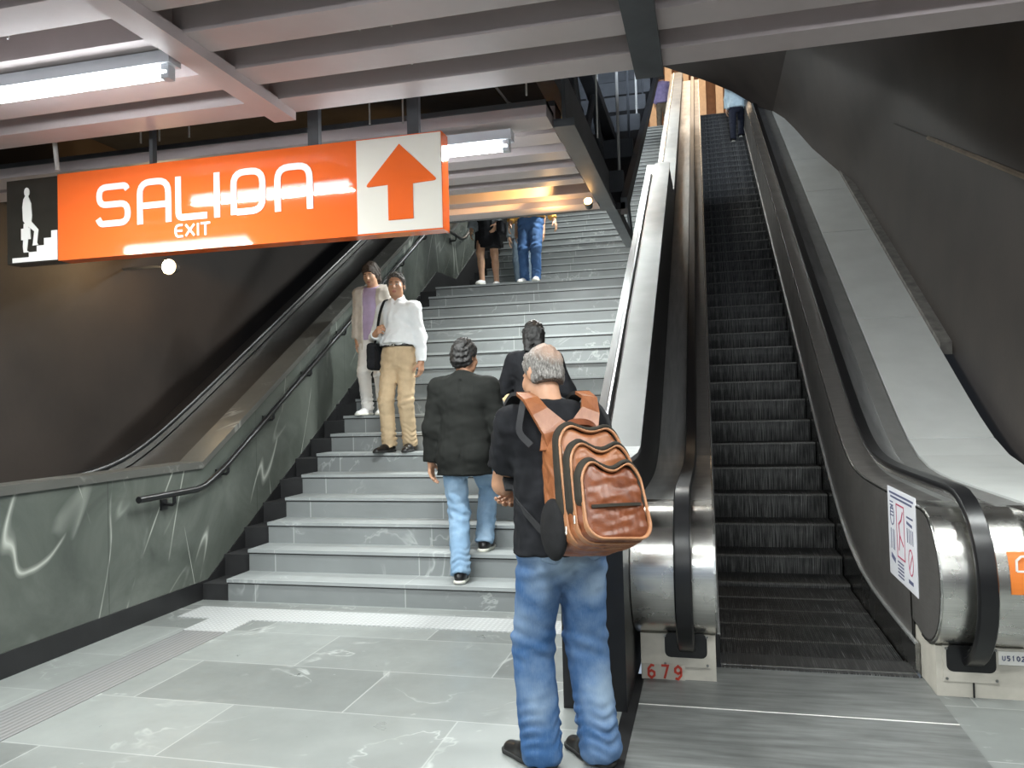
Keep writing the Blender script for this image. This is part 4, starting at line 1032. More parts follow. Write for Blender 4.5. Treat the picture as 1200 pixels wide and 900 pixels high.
def person(name, label, loc, rz, B, sk, h=.010, face=None, hair=None, garments=(), shoes=None, bare_legs=False, hands=True, head=True):
    t = thing(name, label, 'person', loc, rz)
    K = B.k; bp = B.torso(); sub, eye = [], []
    for i in (0, 1):
        bp += B.leg(i, 0. if bare_legs else -.014); bp += B.arm(i)
        f0, RF = B.foot[i]; bp += [C((0, -.05 * K, .035 * K), (0, .10 * K, .03 * K), .034 * K, .028 * K, .02, R=RF, o=f0)]
        if hands: bp += B.hands(i)
    if head: hp, sub, eye = B.headp(); bp += hp
    mats = [sk]; pick = None
    if face:
        mats = [sk, face['brow'], face['lip'], face['white'], face['iris']]
        def pick(c):
            q = ((c - B.headc) @ B.RH) / K; idx = np.zeros(len(c), int); x, y, z = q[:, 0], q[:, 1], q[:, 2]; ax = abs(x); fr = y > .05
            idx[fr & (ax > .012) & (ax < .05) & (z > .025 - (ax - .03) ** 2 * 8) & (z < .032 - (ax - .03) ** 2 * 8)] = 1
            idx[fr & (ax < .023) & (z < -.052 - ax * .2) & (z > -.077 + ax * .35) & (y > .075)] = 2
            e_ = ((ax - .031) / .0125) ** 2 + ((z - .006) / .0062) ** 2; idx[fr & (e_ < 1)] = 3; idx[fr & (((ax - .031) / .0062) ** 2 + ((z - .006) / .0066) ** 2 < 1)] = 4
            return idx
    field_obj('body', bp + eye, h, mats, t, pick=pick, sub=sub)
    for g in garments: g(t)
    if hair: hair(t)
    if shoes:
        for i in (0, 1):
            f0, RF = B.foot[i]; kw = dict(R=RF, o=f0); c0 = f0 + RF @ V3(0, 0, .004); nn = RF @ V3(0, 0, -1)
            up = [C((0, -.058 * K, .040 * K), (0, .05 * K, .038 * K), .040 * K, .042 * K, .02, **kw), C((0, .04 * K, .030 * K), (0, .150 * K, .018 * K), .043 * K, .036 * K, .03, **kw), C((0, -.035 * K, .06 * K), (0, -.035 * K, .10 * K), .044 * K, .042 * K, .02, **kw)]
            so = field_obj('shoe', up, min(h, .008), shoes[0], t, clip=[(c0, nn), (f0 + RF @ V3(0, 0, shoes[2] if len(shoes) > 2 else .105), RF @ V3(0, 0, 1))])
            s2 = [C((0, -.060 * K, .016), (0, .05 * K, .016), .045 * K, .046 * K, .02, **kw), C((0, .04 * K, .016), (0, .153 * K, .016), .046 * K, .040 * K, .03, **kw)]
            field_obj('sole', s2, min(h, .007), shoes[1], so, clip=[(f0 + RF @ V3(0, 0, .001), nn), (f0 + RF @ V3(0, 0, .024), RF @ V3(0, 0, 1))])
    return t

def g_top(name, mat, B, off=.02, hem=-.12, flare=.0, sleeve='long', col=0., seam=False, open_=0., h=.010, amp=.005, freq=38, belly=0., cuff=.03, seed=0, neckcut=.0, collar=True, vneck=False):
    def f(t):
        K = B.k; pr = B.torso(off, belly=belly, hips=hem < -.05)
        pr.append(C((0, 0, .10 * K), (0, 0, hem - .05), .150 * K * B.bulk + off, .165 * K * B.bulk + off + flare, .04, R=B.RT, o=B.P, q=.70))
        cl = [(B.P + B.RT @ V3(0, 0, hem), B.RT @ V3(0, 0, -1.)), (B.neck + B.RU @ V3(0, 0, .018 - neckcut), B.RU @ unit((0, .45, 1.)))]
        for i in (0, 1):
            if sleeve == 'long':
                d = unit(B.wri[i] - B.elb[i]); pr += B.arm(i, off * .8, taper=.008, clip=[(B.wri[i] - d * cuff, d)])
            elif sleeve == 'short':
                d = unit(B.elb[i] - B.sh[i]); e = B.sh[i] + d * .205 * K
                pr += [C(B.sh[i], e + d * .05, .058 * K + off, .060 * K + off, .025, clip=[(e, d)])]
        if col: pr.insert(0, C(B.neck + B.RU @ V3(0, -.004, -.03), B.neck + B.RU @ V3(0, .006, .03), .074 * K + col, .068 * K + col, .015))
        sub = []
        if open_: sub = [Bo((0, .3 * K, .05), (open_, .28 * K, .6), .01, .01, R=B.RT, o=B.P)]
        if seam: sub += [C(B.neck + B.RU @ V3(0, -.10, -.02), B.chest + B.RU @ V3(0, -.158, .0), .008, .008, .004), C(B.P + B.RT @ V3(0, -.150, .02), B.P + B.RT @ V3(0, -.165, hem - .05), .004, .012, .003)]
        if vneck: sub += [C(B.neck + B.RU @ V3(0, .085, .035), B.neck + B.RU @ V3(0, .125, -.075), .036, .006, .006)]
        # the hem clip must not cut the sleeves: clip torso prims only
        for p in pr[:-2 * (2 if sleeve == 'long' else 1)] if sleeve in ('long', 'short') else pr: p.clip = p.clip + cl[:1]
        field_obj(name, pr, h, mat, t, sub=sub, clip=cl[1:], disp=folds(amp, freq, .8, seed))
    return f
def g_pants(name, mat, B, off=.018, flare=.014, top=.10, h=.010, amp=.004, freq=40, seed=3, hemz=.03, waist=0.):
    def f(t):
        K = B.k; pr = [C((0, 0, -.03 * K), (0, 0, .13 * K), .160 * K * B.bulk + off, .150 * K * B.bulk + off, .04, R=B.RT, o=B.P, q=.70),
                       Eo((-.075 * K, -.055 * K, -.05 * K), (.09 * K, .075 * K, .10 * K), .04, R=B.RT, o=B.P), Eo((.075 * K, -.055 * K, -.05 * K), (.09 * K, .075 * K, .10 * K), .04, R=B.RT, o=B.P)]
        for i in (0, 1):
            d = unit(B.ank[i] - B.knee[i]); cp_ = [(B.ank[i] + d * hemz, d)]
            pr += [C(B.hip[i], B.knee[i], .084 * K * B.bulk + off, .060 * K + off + flare * .4, .03, clip=cp_), C(B.knee[i], B.ank[i] + d * .02, .058 * K + off + flare * .4, .046 * K + off + flare * .8, .03, clip=cp_)]
        base = folds(amp, freq, .6, seed); az_ = min(B.ank[0][2], B.ank[1][2])
        def disp(x, y, z):
            o = base(x, y, z); D0 = 0
            for i in (0, 1):
                a = B.ank[i]; r2 = (x - a[0]) ** 2 + (y - a[1]) ** 2; w_ = np.exp(-((z - a[2] - .07) / .09) ** 2) * (r2 < .03)
                D0 = D0 + w_ * .0062 * np.sin((z - a[2]) * 130 + 46 * (x - a[0]) * (1 if i else -1) + 30 * (y - a[1]) + 2.5 * np.sin(x * 37 + y * 22)) * (.6 + .4 * np.sin(x * 31 - y * 27 + i))
                kn = B.knee[i]; w2 = np.exp(-(((z - kn[2]) / .07) ** 2)) * (((x - kn[0]) ** 2 + (y - kn[1]) ** 2) < .025)
                D0 = D0 + w2 * .004 * np.sin((z - kn[2]) * 90 + 40 * (x - kn[0]))
            hp = B.P; w3 = np.exp(-(((z - hp[2] + .13) / .06) ** 2)); D0 = D0 + w3 * .005 * np.sin((z - hp[2]) * 75 + 26 * abs(x - hp[0]))
            return o + D0
        field_obj(name, pr, h, mat, t, clip=[(B.P + B.RT @ V3(0, 0, top * K), B.RT @ V3(0, 0, 1.))], disp=disp)
    return f
def g_hair(mat, B, th=.012, low=-.082, h=.006, amp=.003, top=0., back=0., longer=0., fr=(.060, .080)):
    def f(t):
        pr, cl = B.hair_short(th, low, top, back, fr); K = B.k
        if longer:
            kw = dict(R=B.RH, o=B.headc); pr += [C((sx * .04 * K, -.07 * K, 0), (sx * .05 * K, -.085 * K, -longer), .055 * K, .04 * K, .03, **kw) for sx in (-1, 1)]; cl = cl[:1]
        f1, f2, f3 = folds(amp * 1.8, 55, .55, 2), folds(amp, 130, .3, 5), folds(amp * .7, 260, .3, 7)
        field_obj('hair', pr, h, mat, t, clip=cl, disp=lambda x, y, z: f1(x, y, z) + f2(x, y, z) + f3(x, y, z))
    return f
def g_field(name, mat, prims, h=.008, **kw): return lambda t: field_obj(name, prims, h, mat, t, **kw)
def belt(mat, buckle, B, off=.03):
    def f(t):
        K = B.k; pr = [C((0, 0, .03 * K), (0, 0, .13 * K), .158 * K * B.bulk + off, .153 * K * B.bulk + off, .03, R=B.RT, o=B.P, q=.70)]
        b = field_obj('belt', pr, .008, mat, t, clip=[(B.P + B.RT @ V3(0, 0, .105 * K), B.RT @ V3(0, 0, 1.)), (B.P + B.RT @ V3(0, 0, .068 * K), B.RT @ V3(0, 0, -1.))])
        y = .70 * (.156 * K * B.bulk + off); c = B.P + B.RT @ V3(0, y + .004, .087 * K)
        field_obj('buckle', [Bo((0, 0, 0), (.026, .006, .018), .004, R=B.RT, o=c)], .005, buckle, b, sub=[Bo((0, 0, 0), (.017, .02, .010), .002, .001, R=B.RT, o=c)])
    return f
def ribbon(mb, pts, nors, w, th):
    """flat strap along pts with given outward normals"""
    P = [Vector(p) for p in pts]; rings = []
    for i, p in enumerate(P):
        t = (P[min(i + 1, len(P) - 1)] - P[max(i - 1, 0)]).normalized(); n = Vector(nors[i]); n = (n - t * n.dot(t)).normalized(); b = t.cross(n); ww = w[i] if hasattr(w, '__len__') else w
        rings.append([mb.bm.verts.new(p + b * ww / 2 * a + n * th * c) for a, c in ((-1, 0), (1, 0), (1, 1), (-1, 1))])
    for a, b in zip(rings, rings[1:]):
        for k in range(4): mb.bm.faces.new([a[k], a[(k + 1) % 4], b[(k + 1) % 4], b[k]])
    mb.bm.faces.new(rings[0][::-1]); mb.bm.faces.new(rings[-1]); return mb
def spl(pts, n=8):
    P = [np.asarray(p, float) for p in pts]; P = [2 * P[0] - P[1]] + P + [2 * P[-1] - P[-2]]; out = []
    for i in range(1, len(P) - 2):
        for k in range(n):
            t = k / n; a, b, c, d = P[i - 1:i + 3]; out.append(.5 * ((2 * b) + (-a + c) * t + (2 * a - 5 * b + 4 * c - d) * t * t + (-a + 3 * b - 3 * c + d) * t ** 3))
    return out + [P[-2]]
def local_build(mb, name, mat, parent, **kw):
    ORG_keep = ORG[parent.name]; ORG[parent.name] = Vector((0, 0, 0)); o = mb.build(name, mat, parent, **kw); ORG[parent.name] = ORG_keep; return o

tan = skin('tan_skin', (.50, .27, .165)); tan2 = skin('light_tan_skin', (.58, .34, .22)); tan3 = skin('brown_skin', (.42, .215, .125))
FACE = dict(brow=plain('dark_eyebrow', (.03, .022, .018), .7), lip=plain('lip', (.36, .13, .10), .45), white=plain('eye_white', (.6, .58, .55), .3), iris=plain('dark_iris', (.02, .012, .008), .2))
blk = cloth('black_cotton', (.014, .0145, .017), .3, .9, spec=.2); charcoal = cloth('charcoal_wool', (.0115, .0122, .011), .12, .9, spec=.2)
whitec = cloth('white_cotton', (.80, .82, .83), .04); khaki = cloth('khaki_twill', (.52, .39, .245), .08); creamc = cloth('cream_knit', (.66, .61, .55), .08, weave=260, bmp=.3)
lilac = cloth('lilac_knit', (.52, .42, .63), .08); whitep = cloth('white_trousers', (.78, .76, .73), .04); greyk = cloth('grey_knit', (.25, .28, .30), .15)
mustard = cloth('mustard_cotton', (.72, .38, .09), .12); palebl = cloth('pale_blue_cotton', (.55, .68, .72), .08); navy = cloth('navy_trousers', (.022, .025, .04), .2); purple = cloth('violet_cotton', (.26, .22, .40), .15)
olive = cloth('brown_trousers', (.16, .13, .10), .2)
shoe_blk = plain('black_leather', (.012, .011, .011), .3, var=.3, nsc=30); sole_dk = plain('dark_rubber_sole', (.02, .02, .02), .7); sole_wh = plain('white_rubber_sole', (.68, .67, .60), .6, var=.08); shoe_wh = plain('white_trainer', (.74, .74, .74), .55, var=.06)
hair_blk = hairmat('black_hair', (.007, .007, .007), (.026, .023, .022), .6); hair_dk = hairmat('dark_greying_hair', (.018, .016, .015), (.15, .14, .13), .7); hair_br = hairmat('dark_brown_hair', (.015, .010, .008), (.06, .04, .03), .65)
steelb = brushed('buckle_metal', (.6, .58, .52), .3)

# --- man with the backpack, standing at the foot of the stairs
RZ1 = math.radians(36); L1 = (-.620, 3.27, 0)
B1 = Body(1.725, (0, -.01, None), lean=.06, bend=.16, head=(.34, .10, .06), bulk=1.06, shoulder=1.02,
          feet=[dict(p=(-.112, .05, 0), yaw=.40), dict(p=(.125, -.03, 0), yaw=.22)],
          arms=[dict(wr=(-.135, .215, 1.40), pole=(-.25, -.45, -1), hd=(.28, .22, .93), th=(.9, -.4, 0), curl=.9), dict(wr=(-.055, .235, 1.13), pole=(.8, -.3, -.6), hd=(-.80, -.02, -.55), th=(-.4, .5, .6), curl=.6)])
def gray_hair():
    m, nt, b = new_mat('thin_grey_hair'); co = objco(nt); f = noise(nt, objco(nt, (70, 70, 20)), 2.2, 5, .65)
    c = ramp(nt, f, [(.34, (.05, .046, .042)), (.52, (.20, .185, .17)), (.74, (.50, .48, .45))])
    p = B1.headc + B1.RH @ V3(.012, -.085, .085)
    vm = nt.nodes.new('ShaderNodeVectorMath'); vm.operation = 'DISTANCE'; L(nt, co, vm.inputs[0]); vm.inputs[1].default_value = tuple(p)
    q = math_(nt, 'ADD', vm.outputs['Value'], math_(nt, 'MULTIPLY', math_(nt, 'SUBTRACT', f, .5), .05))
    k = ramp(nt, q, [(.045, .8), (.095, 0)])
    L(nt, mix(nt, k, c, (.46, .30, .22)), b.inputs['Base Color']); b.inputs['Roughness'].default_value = .6; bump(nt, b, f, .6, .006); return m
jeans1 = denim('faded_blue_denim', (.040, .105, .245), (.36, .46, .56), [((-.02, -.16, .90), .24, .85), ((.12, -.14, .74), .16, .6), ((-.13, -.14, .74), .16, .55), ((-.15, -.10, .30), .17, .6), ((.15, -.13, .30), .17, .65), ((-.17, .02, .62), .14, .35)], .3)
def pockets(B, mat, off):
    def f(t):
        K = B.k
        for sx in (-1, 1):
            pr = [Bo((sx * .085 * K, -.132 * K - off, -.04 * K), (.062 * K, .012, .068 * K), .01, R=B.RT @ rotz(sx * -.25), o=B.P)]
            local = field_obj('back_pocket', [Eo((sx * .085 * K, -.058 * K, -.045 * K), (.096 * K, .083 * K, .107 * K), .01, R=B.RT, o=B.P)], .007, mat, t,
                clip=[(B.P + B.RT @ V3(sx * .145 * K, 0, 0), B.RT @ V3(sx, 0, 0)), (B.P + B.RT @ V3(sx * .03 * K, 0, 0), B.RT @ V3(-sx, 0, 0)), (B.P + B.RT @ V3(0, 0, .015 * K), B.RT @ V3(0, 0, 1.)),
                      (B.P + B.RT @ V3(sx * .0875 * K, 0, -.125 * K), B.RT @ unit((.35, 0, -1))), (B.P + B.RT @ V3(sx * .0875 * K, 0, -.125 * K), B.RT @ unit((-.35, 0, -1))), (B.P + B.RT @ V3(0, -.09 * K, 0), B.RT @ V3(0, 1., 0))])
    return f
p1 = person('person', 'grey-haired man in black T-shirt and faded jeans, standing on the tiles wearing a backpack', L1, RZ1, B1, tan, .0065,
    hair=g_hair(gray_hair(), B1, .010, -.060, .005, .003, .0, .0), shoes=(shoe_blk, sole_dk, .09),
    garments=[g_pants('jeans', jeans1, B1, .018, .028, .06, .0065, .0055, 27, hemz=.075), pockets(B1, jeans1, .018),
              g_top('t_shirt', blk, B1, .022, -.075, .02, 'short', h=.007, amp=.006, freq=30, belly=.35, seed=4, neckcut=-.03)])
# bread in his left hand
hd, th, nn, cu = B1.hand[0]; hc = B1.wri[0] + hd * .10 + nn * .035
br = thing('bread_roll', 'piece of pale bread in a napkin held up at the grey-haired man’s mouth'.replace('’', ' ').replace(' s mouth', ' mouth'), 'food', L1, RZ1)
field_obj('crust', [Eo(tuple(hc), (.035, .05, .03), .02), Eo(tuple(hc + hd * .03 + V3(-.02, 0, .012)), (.028, .03, .022), .02)], .006, plain('pale_bread', (.72, .55, .30), .8, var=.2, nsc=30), br, disp=folds(.004, 90))
field_obj('napkin', [Eo(tuple(hc - hd * .03 + V3(-.03, .0, -.015)), (.045, .035, .018), .02)], .006, whitec, br, disp=folds(.008, 90, 1, 3))

# --- brown leather backpack: three stacked compartments with dark zipper bands
def leather(name, a, b_):
    m, nt, b = new_mat(name); co = objco(nt); f = noise(nt, co, 7, 6, .65, .6); g = noise(nt, co, 190, 3)
    L(nt, ramp(nt, f, [(.32, a), (.70, b_)]), b.inputs['Base Color']); L(nt, ramp(nt, f, [(.3, .42), (.7, .30)]), b.inputs['Roughness'])
    bump(nt, b, math_(nt, 'ADD', math_(nt, 'MULTIPLY', g, .25), f), .35, .006); return m
lea = leather('tan_brown_leather', (.20, .062, .022), (.40, .155, .062)); lea_d = leather('reddish_brown_leather', (.105, .027, .011), (.25, .078, .030))
zipm = cloth('dark_zip_tape', (.030, .026, .020), .2); pipe = leather('pale_leather_piping', (.34, .14, .06), (.48, .24, .12)); meshm = cloth('black_mesh_fabric', (.012, .012, .013), .3, weave=260, bmp=.5); strapg = cloth('grey_black_webbing', (.03, .03, .032), .2)
bp = thing('backpack', 'tan brown leather backpack with dark zips on the grey-haired man in jeans', 'backpack', L1, RZ1)
RB = B1.RU @ rotx(-.10) @ rotz(.10) @ roty(.07); OB = B1.waist + B1.RU @ V3(.02, -.145, -.035)     # pack frame: x right, y towards the wearer, z up
class Shell(Pr):
    """rounded pouch: outline in xz with a wavy crown, thickness in y, fuller towards the bottom"""
    def __init__(s, w, zb, zt, ya, yb, wave=.0, r=.07, grow=0., e=.02): super().__init__('b', .012, R=RB, o=OB, c=(0, (ya + yb) / 2, (zb + zt) / 2), r=(w + .03, abs(yb - ya) / 2 + .05, (zt - zb) / 2 + .05)); s.a = (w, zb, zt, ya, yb, wave, r, grow, e)
    def bounds(s):
        c, r = np.array(s.p['c']), np.array(s.p['r']); cs = [OB + RB @ (c + r * np.array([i, j, k])) for i in (-1, 1) for j in (-1, 1) for k in (-1, 1)]
        return np.min(cs, 0), np.max(cs, 0)
    def d(s, X, Y, Z):
        w, zb, zt, ya, yb, wave, r, grow, e = s.a; x, y, z = X - OB[0], Y - OB[1], Z - OB[2]
        x, y, z = [RB[0, i] * x + RB[1, i] * y + RB[2, i] * z for i in range(3)]
        zt2 = zt + wave * np.cos(np.clip(x / w, -1, 1) * PI * 1.5 + PI) ; ww = w * (1 - .10 * np.clip((z - zb) / (zt - zb), 0, 1) ** 2)
        qx, qz = np.abs(x) - ww + r, np.abs(z - (zb + zt2) / 2) - (zt2 - zb) / 2 + r
        d2 = np.sqrt(np.maximum(qx, 0) ** 2 + np.maximum(qz, 0) ** 2) + np.minimum(np.maximum(qx, qz), 0) - r
        tz = np.clip((z - zb) / (zt - zb), 0, 1); bul = grow * (1 - tz) * np.clip(1 + d2 / .05 * -.0, 0, 1)
        y0 = ya - bul - .012 * np.cos(np.clip(x / w, -1, 1) * PI / 2); qy = np.maximum(y0 - y, y - yb) + e; q2 = d2 + e
        return np.sqrt(np.maximum(q2, 0) ** 2 + np.maximum(qy, 0) ** 2) + np.minimum(np.maximum(q2, qy), 0) - e
mb_ = field_obj('main_compartment', [Shell(.160, -.215, .270, -.120, .035, .012, .08, .030, .035)], .006, lea, bp, disp=folds(.004, 42, 1, 2))
mid = field_obj('middle_compartment', [Shell(.154, -.212, .175, -.180, -.10, .017, .075, .025, .030)], .006, lea, bp, disp=folds(.004, 42, 1, 5))
pok = field_obj('front_pocket', [Shell(.147, -.205, .085, -.235, -.16, .018, .07, .022, .030)], .006, lea_d, bp, disp=folds(.004, 46, 1, 6))
def ring(w, zb, zt, ya, yb, wave, r, grow, e, cut=.011, low=None): return dict(sub=[Shell(w - cut, zb + (cut if low is None else low), zt - cut, ya - .3, yb + .3, wave, r - cut * .5, 0., e * .5)])
for par, a in ((mb_, (.1660, -.13, .290, -.122, -.082, .012, .08, .020, .012)), (mid, (.160, -.13, .196, -.182, -.142, .017, .075, .018, .012)), (pok, (.153, -.10, .106, -.236, -.198, .018, .07, .016, .012))):
    field_obj('zipper_band', [Shell(*a)], .0055, zipm, par, disp=folds(.0008, 90), **ring(*a, cut=.022, low=-.12))
for par, a in ((mb_, (.1605, -.212, .2710, -.131, -.122, .012, .08, .030, .0045)), (mid, (.1545, -.208, .1765, -.191, -.182, .017, .075, .025, .0045)), (pok, (.1478, -.20, .0865, -.246, -.237, .018, .07, .022, .0045))):
    field_obj('piping', [Shell(*a)], .0045, pipe, par, **ring(*a))
#stm = [W3_(( .005 + .062 * math.cos(q) * (1 + .1 * math.sin(q)), -.2605 - .006 * math.cos(q), -.005 + .045 * math.sin(q) - .01)) for q in np.linspace(PI * .95, PI * 2.02, 16)] if False else None
W3 = lambda p: tuple(OB + RB @ np.array(p))
# carrying handle, side mesh pocket, zip pulls, pocket slit
hp = [W3(p) for p in spl([(-.07, -.055, .262), (-.05, -.075, .297), (0, -.085, .305), (.05, -.075, .297), (.07, -.055, .262)])]
local_build(ribbon(MB(), hp, [tuple(RB @ V3(0, -.8, .4))] * len(hp), .035, .012), 'handle', lea_d, bp, sm=True)
field_obj('side_mesh_pocket', [Eo((-.158, -.045, -.12), (.038, .085, .12), .01, R=RB, o=OB)], .007, meshm, bp, clip=[(np.array(W3((0, 0, .01))), RB @ V3(0, 0, 1.))])
for x, y, z, par in ((-.166, -.09, -.13, mb_), (-.160, -.15, -.13, mid), (-.152, -.205, -.10, pok)):
    mb2 = MB().tube([W3((x - .006, y, z)), W3((x - .009, y, z - .03))], .004, 6); local_build(mb2, 'zip_pull', steelb, par)
mb2 = ribbon(MB(), [W3(p) for p in spl([(-.11, -.252, -.075), (0, -.268, -.07), (.11, -.254, -.062)])], [tuple(RB @ V3(0, -1, 0))] * 17, .012, .004); local_build(mb2, 'pocket_slit', zipm, pok)
# shoulder harness: leather yoke on the back, dark padded straps over the shoulders and under the arms
def P_(v): return tuple(B1.waist + B1.RU @ np.array(v))
for sx in (-1, 1):
    y1 = [P_((sx * .045, -.165, .225)), P_((sx * .075, -.165, .27)), P_((sx * .115, -.150, .335)), P_((sx * .135, -.120, .395)), P_((sx * .138, -.06, .432))]
    n1 = [tuple(B1.RU @ V3(0, -1, .15)), tuple(B1.RU @ V3(0, -1, .25)), tuple(B1.RU @ V3(sx * .1, -1, .5)), tuple(B1.RU @ V3(sx * .1, -.6, .9)), tuple(B1.RU @ V3(0, 0, 1))]
    local_build(ribbon(MB(), y1, n1, [.15, .115, .080, .068, .066], .014), 'shoulder_yoke', lea, bp, bevel=.003)
    y2 = [P_((sx * .138, -.065, .430)), P_((sx * .142, .0, .436)), P_((sx * .145, .075, .40)), P_((sx * .15, .135, .30)), P_((sx * .160, .135, .18)), P_((sx * .168, .085, .06))]
    y2 = spl(y2, 4); n2 = [tuple(B1.RU @ unit((0, -.2 + 1.2 * i / len(y2), 1 - .9 * i / len(y2)))) for i in range(len(y2))]
    local_build(ribbon(MB(), y2, n2, .066, .016), 'shoulder_strap', strapg, bp)
    y3 = spl([P_((sx * .168, .085, .06)), P_((sx * .192, .0, -.0)), P_((sx * .18, -.08, -.07)), P_((sx * .16, -.155, -.14))], 4)
    local_build(ribbon(MB(), y3, [tuple(B1.RU @ unit((sx, .5 - i * .06, 0))) for i in range(len(y3))], .028, .005), 'side_strap', strapg, bp)
    y4 = spl([P_((sx * .150, -.10, .415)), P_((sx * .19, -.135, .33)), P_((sx * .205, -.14, .26)), P_((sx * .175, -.17, .20))], 4)
    local_build(ribbon(MB(), y4, [tuple(B1.RU @ unit((sx * .6, -1, 0)))] * len(y4), .026, .005), 'load_strap', strapg, bp)
local_build(ribbon(MB(), [P_((-.12, -.155, .235)), P_((-.05, -.165, .215)), P_((.05, -.165, .215)), P_((.12, -.155, .235))], [tuple(B1.RU @ V3(0, -1, .1))] * 4, [.12, .085, .085, .12], .012), 'yoke_panel', lea, bp, bevel=.003)

# --- man in the charcoal blazer climbing the first steps
B2 = Body(1.80, (.015, .14, .985), lean=.04, bend=.02, head=(.08, -.35, 0), bulk=1.0, shoulder=1.10,
          feet=[dict(p=(.0, 0, 0), yaw=.1, pitch=0.05), dict(p=(.12, .34, RISE), yaw=-.1)], knees=((-.05, 1, 0), (.05, 1, 0)),
          arms=[dict(up=(-.20, -.06, -1), fo=(-.06, .12, -1)), dict(up=(.26, .04, -1), fo=(.14, .22, -1))])
person('person', 'black-haired man in a charcoal blazer and light jeans climbing the bottom stairs', (-1.835, 5.66, RISE), .06, B2, tan, .009,
    hair=g_hair(hair_blk, B2, .021, -.105, .006, .005, .010, .006), shoes=(shoe_blk, sole_wh, .09),
    garments=[g_pants('jeans', denim('pale_blue_denim', (.19, .30, .43), (.42, .53, .64), [], .5), B2, .012, .016, .1, .009, .005, 40, 5),
              g_top('blazer', charcoal, B2, .028, -.195, .022, 'long', h=.008, amp=.004, freq=26, cuff=.0, seed=6, neckcut=-.02, col=.008, seam=True)])

# --- man in the white shirt coming down
B3 = Body(1.69, (0, 0, None), lean=.0, head=(.05, .22, .03), bulk=1.0, belly=.3, shoulder=1.0,
          feet=[dict(p=(-.085, -.02, 0), yaw=.2), dict(p=(.10, .08, -.0), yaw=-.25)], knees=((-.1, 1, 0), (.1, 1, 0)),
          arms=[dict(up=(-.22, -.04, -1), fo=(-.06, .14, -1), curl=.6), dict(up=(.34, -.04, -.95), fo=(-.42, .72, .05), hd=(-.6, .5, .35), th=(-.2, .1, 1), curl=1.1)])
person('person', 'man in white shirt and khaki trousers descending, gripping a black bag strap', (-2.905, 7.17, RISE * 6), math.radians(174), B3, tan, .008, face=FACE,
    hair=g_hair(hair_dk, B3, .011, -.050, .005, .006, .010), shoes=(shoe_blk, sole_dk, .09),
    garments=[g_pants('trousers', khaki, B3, .010, .018, .10, .009, .005, 36, 7), belt(shoe_blk, steelb, B3, .036),
              g_top('shirt', whitec, B3, .014, .100, .016, 'long', h=.008, amp=.008, freq=26, seed=2, belly=.2, cuff=.0, neckcut=-.040, col=.004, vneck=True)])
def B3P(v): return tuple(B3.waist + B3.RU @ np.array(v))
bag = thing('shoulder_bag', 'black shoulder bag hanging on a long strap beside the man in white', 'bag', (-2.905, 7.17, RISE * 6), math.radians(174))
field_obj('bag_body', [Bo(tuple(B3.P + V3(.235, .03, -.02)), (.045, .12, .13), .03)], .008, blk, bag, disp=folds(.004, 40))
sp = spl([B3P((.105, -.10, .28)), B3P((.115, -.04, .392)), B3P((.115, .05, .385)), B3P((.125, .128, .25)), B3P((.150, .14, .08)), tuple(B3.P + V3(.205, .11, .05)), tuple(B3.P + V3(.235, .06, -.0))], 5)
local_build(ribbon(MB(), sp, [tuple(unit((.1, .6 if i > 8 else -.2, .5)) ) for i in range(len(sp))], .030, .006), 'strap', blk, bag)

# --- woman in lilac behind him
B4 = Body(1.575, (0, .0, None), lean=.02, head=(.42, .1, .0), bulk=.95, shoulder=.96, feet=[dict(p=(-.08, .0, 0)), dict(p=(.08, .06, 0))],
          arms=[dict(up=(-.12, 0, -1), fo=(-.02, .12, -1)), dict(up=(.12, 0, -1), fo=(.02, .12, -1))])
person('person', 'woman in lilac top, cream cardigan and white trousers stepping down beside the marble wall', (-3.42, 7.77, RISE * 8), math.radians(176), B4, tan2, .0085, face=FACE,
    hair=g_hair(hair_br, B4, .019, -.08, .006, .005, .010, .012, .085, (.080, .052)), shoes=(shoe_wh, sole_wh),
    garments=[g_pants('trousers', whitep, B4, .012, .008, .1, .010, .004, 38, 1), g_top('top', lilac, B4, .016, -.08, 0, 'none', h=.010, amp=.003, neckcut=.0),
              g_top('cardigan', creamc, B4, .032, -.20, .02, 'long', open_=.075, h=.010, amp=.005, cuff=.02)])

# --- woman in black beyond the backpack man
B5 = Body(1.60, (0, .05, None), lean=.05, head=(.25, .1, 0), bulk=.95, feet=[dict(p=(-.08, 0, 0)), dict(p=(.09, .2, RISE))],
          arms=[dict(up=(-.42, .05, -.9), fo=(.55, .75, .1)), dict(up=(.40, .05, -.9), fo=(-.4, .8, .1))])
person('person', 'black-haired woman in black climbing the stairs beyond the grey-haired man', (-1.36, 6.20, RISE * 3), .05, B5, tan2, .010,
    hair=g_hair(hair_blk, B5, .018, -.1, .007, .004, .004, .01, .17), shoes=(shoe_blk, sole_dk),
    garments=[g_pants('trousers', navy, B5, .012, .01), g_top('jumper', blk, B5, .024, -.14, .01, 'long', h=.009, amp=.004, neckcut=-.01)])

